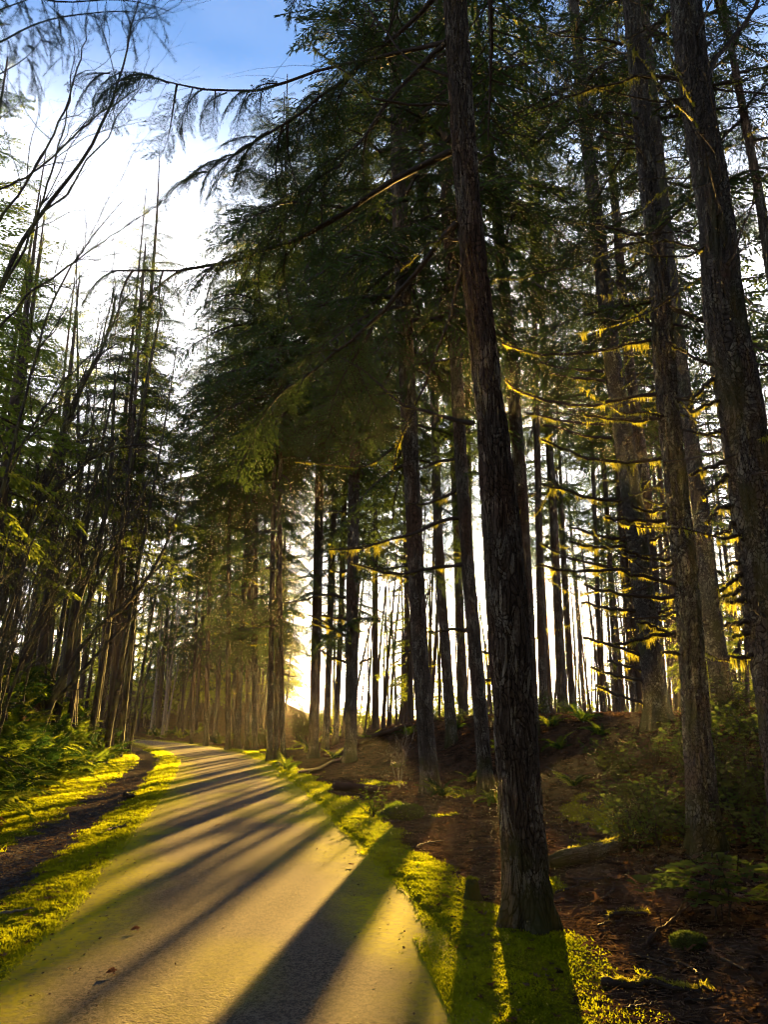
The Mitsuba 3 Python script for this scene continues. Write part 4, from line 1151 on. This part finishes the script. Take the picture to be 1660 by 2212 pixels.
for k in range(22):
    u, y = gf.uniform(700, 1380), gf.uniform(44, 66)
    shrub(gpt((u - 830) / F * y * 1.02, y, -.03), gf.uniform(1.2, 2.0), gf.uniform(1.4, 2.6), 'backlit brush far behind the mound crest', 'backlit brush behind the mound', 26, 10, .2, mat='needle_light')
for k in range(4):
    u, y = gf.uniform(1095, 1215), gf.uniform(20, 24)
    shrub(gpt((u - 830) / F * y * 1.02, y, -.03), .7, gf.uniform(.5, .8), 'brushy shrub on the mound crest behind the trunk hiding the sun', 'brushy shrubs on the mound crest', 18, 10, .09)
for k in range(5):
    p = on_ground(gf.uniform(900, 1010), gf.uniform(1552, 1570))
    shrub(p, .5, .5, 'little backlit shrub on the crest of the mound', 'little shrubs on the mound crest', 10, 8, .09)

# oregon grape, lower right: pinnate leaves, each leaf a part
og = thing('oregon_grape', 'glossy spiny-leaved plant in the lower right under the lichen-flecked trunk', 'plant')
pc = on_ground(1560, 1990)
for i in range(20):
    az = gf.uniform(0, 2 * PI); L = gf.uniform(.3, .55)
    b = pc + np.array([gf.normal(0, .18), gf.normal(0, .14), gf.uniform(.1, .5)])
    d = np.array([math.cos(az), math.sin(az), gf.uniform(-.1, .5)]); d = unit(d)
    t = np.linspace(0, 1, 8)
    C = b + d * (L * t)[:, None]; C[:, 2] -= .35 * L * t ** 2
    n = 7
    q = np.linspace(.2, .95, n); ii = (q * 7).astype(int).clip(0, 6)
    B = np.vstack([C[ii], C[ii], C[-1:]])
    sd = unit(np.cross(d, [0, 0, 1.0]))
    D = np.vstack([np.tile(sd + .35 * d, (n, 1)), np.tile(-sd + .35 * d, (n, 1)), d[None]]) + gf.normal(0, .08, (2 * n + 1, 3))
    N = gf.normal(0, .2, (2 * n + 1, 3)) + [0, 0, 1]
    part(og, 'leaf', mikit.ply(join([tubes(C[None], np.linspace(.004, .0015, 8)[None], 4), leaves_at(B, D, N, np.full(2 * n + 1, L * .26))]), 'shrub_leaf', smooth=True))
st = pc + np.array([[[gf.normal(0, .03), gf.normal(0, .03), -.05], [gf.normal(0, .12), gf.normal(0, .1), .25], [gf.normal(0, .2), gf.normal(0, .15), .5]] for _ in range(6)])
part(og, 'stems', mikit.ply(tubes(st, np.full((6, 3), .006), 5), 'twig'), kind='stuff')

# ------------------------------------------------------------------ moss cushion blades, leaf litter, sticks, logs, stones
def scatter(n, rmin, rmax, amax, g):
    r = np.exp(g.uniform(np.log(rmin), np.log(rmax), n)); a = np.radians(g.uniform(-amax, amax, n))
    return r * np.sin(a), r * np.cos(a), r


gs = np.random.default_rng(77)
x, y, r = scatter(900_000, 3.6, 38, 31, gs)
s = lateral(x, y)
w = moss_w(x, y, s)
w = w + 1.0 * (nz(x, y, 2.1, 15, 4) - .53)
keep = gs.random(len(x)) < np.clip((w - .25) * 1.5, 0, 1)
keep &= np.abs(s) > 1.25
x, y, r = x[keep], y[keep], r[keep]
x, y, r = x[:260_000], y[:260_000], r[:260_000]
z = np.maximum(H(x, y, True), .012 * (np.abs(lateral(x, y)) < 1.5))
hgt = (0.007 + 0.0012 * r) * gs.uniform(.5, 1.5, len(x)) * (0.35 + 1.6 * nz(x, y, 5.0, 23, 2) ** 1.5)
D = np.stack([gs.normal(0, .45, len(x)), gs.normal(0, .45, len(x)), np.ones(len(x))], 1) * hgt[:, None]
az = gs.uniform(0, 2 * PI, len(x))
W = np.stack([np.cos(az), np.sin(az), 0 * az], 1) * (0.0028 + 0.0006 * r)[:, None]
V, Fm = strands(np.stack([x, y, z - .003], 1), D, W)
scene['moss'] = mikit.ply((V, Fm), 'moss_blade')
labels['moss'] = {'label': 'thick yellow-green moss along both edges of the path', 'category': 'moss', 'kind': 'stuff'}

# lobed dead leaves
def maple_leaf(k):
    g = np.random.default_rng(k)
    a = np.linspace(0, 2 * PI, 15)[:-1]
    rad = np.where(np.arange(14) % 2 == 0, 1.0, .55) * g.uniform(.8, 1.1, 14); rad[0] = .25
    V = np.stack([rad * np.cos(a), rad * np.sin(a), g.normal(0, .18, 14)], 1)
    V = np.vstack([V, [0, 0, -.12]])
    return V * .5, np.array([[i, (i + 1) % 14, 14] for i in range(14)])


def leaf_field(n, rmin, rmax, amax, cond, size, g):
    x, y, r = scatter(n, rmin, rmax, amax, g)
    s, m = lateral(x, y), toe(x, y)
    ok = cond(x, y, s, m)
    x, y, r = x[ok], y[ok], r[ok]
    z = H(x, y, True) + .012
    vs, fs, cs, o = [], [], [], 0
    for k in range(6):
        idx = np.arange(k, len(x), 6); lv, lf = maple_leaf(k)
        a = g.uniform(0, 2 * PI, len(idx)); tx, ty = g.normal(0, .35, (2, len(idx)))
        sc = size * g.uniform(.5, 1.3, len(idx))
        X = lv[None, :, 0] * np.cos(a)[:, None] - lv[None, :, 1] * np.sin(a)[:, None]
        Y = lv[None, :, 0] * np.sin(a)[:, None] + lv[None, :, 1] * np.cos(a)[:, None]
        Zl = lv[None, :, 2] + X * tx[:, None] + Y * ty[:, None]
        V = np.stack([X * sc[:, None] + x[idx][:, None], Y * sc[:, None] + y[idx][:, None], np.abs(Zl) * sc[:, None] + z[idx][:, None]], -1).reshape(-1, 3)
        fs.append((lf[None] + (np.arange(len(idx)) * 15)[:, None, None]).reshape(-1, 3) + o); o += len(V); vs.append(V)
        base = np.array([[.17, .085, .045], [.11, .06, .035], [.22, .13, .08], [.07, .045, .03], [.15, .10, .07]])[g.integers(0, 5, len(idx))]
        cs.append(np.repeat(base * .62 * g.uniform(.6, 1.3, (len(idx), 1)), 15, axis=0))
    return np.vstack(vs), np.vstack(fs), np.vstack(cs)


V, Fm, C = leaf_field(26000, 4, 34, 31, lambda x, y, s, m: (s > 3.0) & (gs.random(len(x)) < .15 + .85 * sst(-1.5, .8, m)) & (moss_w(x, y, s, m) < .5), .14, gs)
V2, F2, C2 = leaf_field(16000, 4, 26, 31, lambda x, y, s, m: (np.abs(s) > 1.35) & (s > -5) & (s < 3.4) & (gs.random(len(x)) < .16), .055, gs)
scene['verge_leaf_litter'] = mikit.ply((V2, F2), 'litter', color=C2)
labels['verge_leaf_litter'] = {'label': 'small brown leaf scraps lying in the moss of the verges', 'category': 'leaves', 'kind': 'stuff'}
scene['leaf_litter'] = mikit.ply((V, Fm), 'litter', color=C)
labels['leaf_litter'] = {'label': 'brown fallen maple leaves covering the mound and the ground below it', 'category': 'leaves', 'kind': 'stuff'}
V, Fm, C = leaf_field(9000, 6, 26, 31, lambda x, y, s, m: (s < -3.6) & (s > -9), .11, gs)
scene['bank_leaf_litter'] = mikit.ply((V, Fm), 'litter', color=C)
labels['bank_leaf_litter'] = {'label': 'dry brown leaves under the ferns on the left bank', 'category': 'leaves', 'kind': 'stuff'}
# duff: needles and small twigs on the ground
x, y, r = scatter(60000, 4, 22, 31, gs); s = lateral(x, y); ok = ((s > 2.2) | (dirt_w(x, y, s) > .4) | (s < -3.4)) & (moss_w(x, y, s) < .75); x, y, r = x[ok][:30000], y[ok][:30000], r[ok][:30000]
a = gs.uniform(0, 2 * PI, len(x)); l = gs.uniform(.03, .14, len(x))
D = np.stack([np.cos(a), np.sin(a), gs.normal(0, .12, len(x))], 1) * l[:, None]
W = np.stack([-np.sin(a), np.cos(a), gs.uniform(0, 1, len(x))], 1) * (.0022 + .0003 * r)[:, None]
V, Fm = diamonds(np.stack([x, y, H(x, y, True) + .008], 1), D, W)
scene['twig_litter'] = mikit.ply((V, Fm), 'litter', color=np.repeat(gs.uniform(.35, 1.2, (len(x), 1)) * np.array([[.13, .085, .055]]), 4, axis=0))
labels['twig_litter'] = {'label': 'small dead twigs and needles strewn over the ground', 'category': 'twigs', 'kind': 'stuff'}


kk_ = gs.uniform(3.2, 30, 1700); ss_ = gs.choice([-1, 1], 1700) * (1.45 - np.abs(gs.normal(0, .42, 1700)))
j_ = np.searchsorted(CLS, CLS[np.argmin(np.abs(CLP[:, 1]))] + kk_)
pp_ = CLP[j_] + np.stack([CLT[j_][:, 1], -CLT[j_][:, 0]], 1) * ss_[:, None]
a = gs.uniform(0, 2 * PI, 1700); l = gs.uniform(.008, .026, 1700) * (1 + kk_ * .03)
D = np.stack([np.cos(a), np.sin(a), gs.uniform(.02, .3, 1700)], 1) * l[:, None]
W = np.stack([-np.sin(a), np.cos(a), gs.uniform(0, 1, 1700)], 1) * (gs.uniform(.1, .35, 1700) * l)[:, None]
V, Fm = diamonds(np.stack([pp_[:, 0], pp_[:, 1], np.full(1700, .016)], 1), D, W)
scene['path_litter'] = mikit.ply((V, Fm), 'litter', color=np.repeat(gs.uniform(.3, 1.1, (1700, 1)) * np.array([[.12, .08, .05]]), 4, axis=0))
labels['path_litter'] = {'label': 'needles and leaf crumbs scattered along the edges of the asphalt', 'category': 'litter', 'kind': 'stuff'}


def drape(pts, r):
    P = resample(np.array(pts, float), 20)
    return P


def stick(label, px, r0, r1, lift=.02, mat='twig', name='fallen_branch', cat='branch', sub=3, moss=0, group=None, n=14):
    key = thing(name, label, cat, group)
    P = np.array([on_ground(u, v) for u, v in px]); P = resample(P, 18)
    P[:, 2] = H(P[:, 0], P[:, 1]) + lift + r0
    P += gs.normal(0, r0 * (.03 if cat == 'log' else .3), P.shape)
    L = np.linalg.norm(np.diff(P, axis=0), axis=1).sum()
    rr = np.linspace(r0, r1, 18) * (1 + (.03 if cat == 'log' else .1) * gs.normal(0, 1, 18)); rr[0] *= .6; rr[-1] *= .5
    V, Fm = tubes(P[None], rr[None], n)
    c0, c1 = len(V), len(V) + 1
    V = np.vstack([V, P[0], P[-1]]); j = np.arange(n)
    Fm = np.vstack([Fm, np.stack([j, (j + 1) % n, np.full(n, c0)], 1), np.stack([17 * n + (j + 1) % n, 17 * n + j, np.full(n, c1)], 1)])
    uv = np.vstack([np.stack([np.tile(j / n * 2 * PI * r0, 18), np.repeat(np.linspace(0, L, 18), n)], 1), [[0, 0], [0, L]]])
    part(key, 'stem', mikit.ply((V, Fm), mat, smooth=True, uv=uv))
    if sub:
        k = sub; f = gs.integers(4, 17, k); d = unit(unit(P[-1] - P[0]) + gs.normal(0, .6, (k, 3)) + [0, 0, .35]); l = L * gs.uniform(.15, .35, k); t = np.linspace(0, 1, 5)
        Q = P[f][:, None] + d[:, None] * (l[:, None] * t)[..., None]; Q[:, 1:] += gs.normal(0, .015, (k, 4, 3))
        for q in Q: part(key, 'side_branch', mikit.ply(tubes(q[None], np.linspace(max(r1 * .7, .003), .002, 5)[None], 5), mat, smooth=True))
    if moss:
        part(key, 'moss', mikit.ply(join([moss_fringe(P + [0, 0, r0 * .9], L, gs, .025, 260, *(moss if isinstance(moss, tuple) else (0, 1))), moss_fringe(P + [r0 * .6, 0, r0 * .7], L, gs, .025, 160)]), 'hanging_moss'), kind='stuff')
    return key


stick('long dark fallen log lying up the left slope of the mound', [(702, 1641), (790, 1605), (891, 1572)], .13, .08, 0, 'log_wood', 'fallen_log', 'log', 0)
stick('reddish rotten log lying flat at the foot of the mound', [(720, 1708), (765, 1712), (815, 1716)], .10, .09, 0, 'log_wood', 'fallen_log', 'log', 0)
stick('thin reddish log left of the trunk on the mound foot', [(645, 1672), (700, 1658), (750, 1632)], .05, .04, 0, 'log_wood', 'fallen_log', 'log', 0)
stick('mossy log behind the big trunk with a sunlit strip on top', [(1188, 1880), (1260, 1862), (1340, 1838), (1415, 1812)], .095, .07, -.02, 'bark', 'fallen_log', 'log', 2, (.1, .8))
stick('pale bare branch slanting below the spiny-leaved plant', [(1395, 2052), (1440, 2010), (1494, 1967)], .016, .009, .02, 'log_wood', sub=2)
stick('mossy low ridge of root lit by the sun in the lower right', [(1300, 2128), (1345, 2142), (1400, 2136), (1480, 2148), (1540, 2146)], .03, .012, -.005, 'twig', 'mossy_root', 'root', 0, True)
stick('mossy clump of branchlets in the lit patch right of the big trunk', [(1318, 1990), (1350, 1980), (1400, 1986)], .022, .01, .01, 'twig', 'mossy_root', 'root', 3, True)
stick('dark curved stick lying across the dirt track', [(228, 1800), (250, 1792), (275, 1790)], .02, .012, .005)
stick('short black chunk of wood on the moss beside the dirt track', [(270, 1722), (278, 1724), (290, 1726)], .045, .03, .0, sub=1)
stick('pale stick on the dirt track near the left edge', [(0, 1980), (35, 1975), (72, 1966)], .012, .007, .005, 'bark_pale', sub=0)
for (u, v, du, dv) in [(760, 1620, 60, -14), (850, 1640, -50, 16), (1090, 1600, 70, -10), (1180, 1660, 60, 24), (1230, 1590, -60, 10), (990, 1610, 50, 14), (1120, 1790, 50, -16), (1200, 1935, 90, -30), (1240, 1905, 120, -10), (1330, 1925, -60, 40), (1360, 2070, 90, 25), (1290, 2010, 60, -12), (1440, 2080, 80, 40), (1230, 2060, 70, 10), (1480, 2170, 90, -8), (1350, 2190, 80, -14), (1010, 1845, 70, -8), (960, 1820, -60, 14), (830, 1780, 70, -16), (1080, 1800, 40, 12), (1560, 2080, 60, 30)]:
    stick('thin dead stick on the shaded ground right of the path', [(u, v), (u + du * .5, v + dv * .5 + gs.uniform(-6, 6)), (u + du, v + dv)], .011, .005, .012, group='dead sticks on the shaded ground')


def blob(p, r, sq, seed, amp=.25, sub=4):
    m = trimesh.creation.icosphere(subdivisions=sub, radius=1.0)
    v = m.vertices * (1 + amp * (meshkit.fbm(m.vertices * 1.6 + seed, 4, seed)[:, None] - .5) * 2)
    return v * np.array([r, r, r * sq]) + p, m.faces


rk = thing('mossy_rock', 'round mossy rock on the ground below the spiny-leaved plant', 'rock')
pr = on_ground(1488, 2045)
part(rk, 'stone', mikit.ply(blob(pr + [0, 0, .02], .12, .55, 3, .4), 'stone_moss', smooth=True))
V, Fm = blob(pr + [0, 0, .02], .12, .55, 3, .4)
nn = unit(V - pr); ii = gs.choice(np.nonzero(nn[:, 2] > .15)[0], 1500)
D = unit(nn[ii] + gs.normal(0, .5, (1500, 3))) * .022; W = unit(np.cross(D, gs.normal(0, 1, D.shape))) * .004
part(rk, 'moss', mikit.ply(strands(V[ii], D, W), 'shrub_leaf'), kind='stuff')
hm = thing('mossy_hummock', 'dark mossy hummock right of the small sunlit shrub', 'mound')
ph = on_ground(862, 1768)
part(hm, 'body', mikit.ply(blob(ph + [0, .2, -.05], .42, .62, 5, .55), 'stone_moss', smooth=True))
V, Fm = blob(ph + [0, .2, -.05], .42, .62, 5, .55)
nn = unit(V - (ph + [0, .2, 0])); ii = gs.integers(0, len(V), 3500)
D = unit(nn[ii] + gs.normal(0, .5, (3500, 3))) * .06; W = unit(np.cross(D, gs.normal(0, 1, D.shape))) * .007
part(hm, 'moss', mikit.ply(strands(V[ii], D, W), 'fern_leaf'), kind='stuff')
sp = thing('small_stump', 'small dark stump in the sunlit moss left of the big trunk', 'stump')
ps = on_ground(1020, 1940)
a = np.arange(25) * 2 * PI / 24
zz = np.array([-.05, 0, .05, .09, .125, .145, .13]); rs = np.array([.10, .085, .066, .06, .052, .03, .0])
V = np.stack([ps[0] + rs[:, None] * np.cos(a) * (1 + .2 * np.cos(3 * a + 1)), ps[1] + rs[:, None] * np.sin(a), ps[2] + zz[:, None] + .015 * np.cos(2 * a) * (zz[:, None] > .1)], -1).reshape(-1, 3)
i, j = np.meshgrid(np.arange(6), np.arange(24), indexing='ij'); q = np.stack([i * 25 + j, i * 25 + j + 1, (i + 1) * 25 + j + 1, (i + 1) * 25 + j], -1).reshape(-1, 4)
part(sp, 'body', mikit.ply((V, q), 'stone_moss', smooth=True))
part(sp, 'moss', mikit.ply(moss_fringe(np.array([ps + [-.06, 0, .15], ps + [0, .03, .16], ps + [.06, 0, .15]]), .3, gs, .03, 500), 'moss_blade'), kind='stuff')
# bare shrub on the slope
bs = thing('bare_shrub', 'leafless shrub with pale lit twigs on the mound slope left of the fern-footed trunk', 'shrub')
pb = on_ground(864, 1704)
tt = np.linspace(0, 1, 7); allq = []
for k in range(6):
    e = np.array([gs.uniform(-.55, .35), gs.uniform(-.3, .3), gs.uniform(.7, 1.35)])
    Q = pb + e * tt[:, None] + np.array([0, 0, .12]) * np.sin(tt * PI)[:, None]; Q[1:] += gs.normal(0, .02, (6, 3))
    part(bs, 'stem', mikit.ply(tubes(Q[None], np.linspace(.011, .004, 7)[None], 5), 'bark_pale', smooth=True))
    for _ in range(9):
        b = Q[gs.integers(2, 7)]; d = unit(e + gs.normal(0, .6, 3)); l = gs.uniform(.15, .4)
        t5 = np.linspace(0, 1, 5)[:, None]; q = b + d * l * t5; q[1:] += gs.normal(0, .012, (4, 3)); allq.append(q)
part(bs, 'twigwork', mikit.ply(tubes(np.array(allq), np.tile(np.linspace(.004, .002, 5), (len(allq), 1)), 4), 'bark_pale'), kind='stuff')
# little things on the path: leaves and cones
for (u, v) in [(430, 1698), (545, 1722), (292, 2040), (470, 1795), (760, 1888), (510, 1690), (612, 1692), (240, 2140)]:
    p = on_ground(u, v); k = thing('fallen_leaf', 'single dry leaf lying on the asphalt path', 'leaf', 'dry leaves on the path')
    lv, lf = maple_leaf(int(gs.integers(9)))
    scene[k] = mikit.ply((lv * .09 + [p[0], p[1], .03], lf), 'litter', color=np.tile([[.16, .08, .045]], (15, 1)))

# ------------------------------------------------------------------ labels of look-alikes: counted from the left of the photograph
where = {}
for k_, d_ in scene.items():
    if '__' in k_ and d_.get('type') == 'ply' or k_.startswith('fallen_leaf'):
        where.setdefault(k_.split('__')[0], d_)
same = {}
for k_, d_ in labels.items():
    if 'group' in d_: same.setdefault(d_['label'], []).append(k_)
for lb, ks in same.items():
    if len(ks) < 2 or lb.startswith(('zzz',)): continue
    def col(k_):
        d_ = where[k_]; p_ = np.asarray(meshkit.WRITTEN[d_['filename']][0]).min(0) if 'to_world' not in d_ else np.array(T(d_['to_world']).matrix)[:3, 3]
        return p_[0] / max(p_[1], 1)
    for n_, k_ in enumerate(sorted(ks, key=col)):
        o_ = n_ + 1
        suf = 'th' if 10 < o_ % 100 < 14 else {1: 'st', 2: 'nd', 3: 'rd'}.get(o_ % 10, 'th')
        labels[k_]['label'] = f'{lb}, {o_}{suf} from the left'

for k_ in {k.split('__crown__')[0] for k in scene if '__crown__' in k}:
    for sub in ('needles', 'limb'):
        labels[f'{k_}__crown__{sub}'] = {'kind': 'stuff'}

# ------------------------------------------------------------------ air
scene['air'] = {'type': 'homogeneous', 'albedo': 0.95, 'sigma_t': 0.00015, 'phase': {'type': 'hg', 'g': 0.85}}
scene['clear'] = {'type': 'null'}
scene['haze'] = {'type': 'cube', 'to_world': T().translate([0, 0, 17]).scale([440, 440, 22]), 'bsdf': {'type': 'ref', 'id': 'clear'}, 'interior': {'type': 'ref', 'id': 'air'}}
labels['haze'] = {'label': 'thin morning haze between the trees', 'category': 'haze', 'kind': 'stuff'}
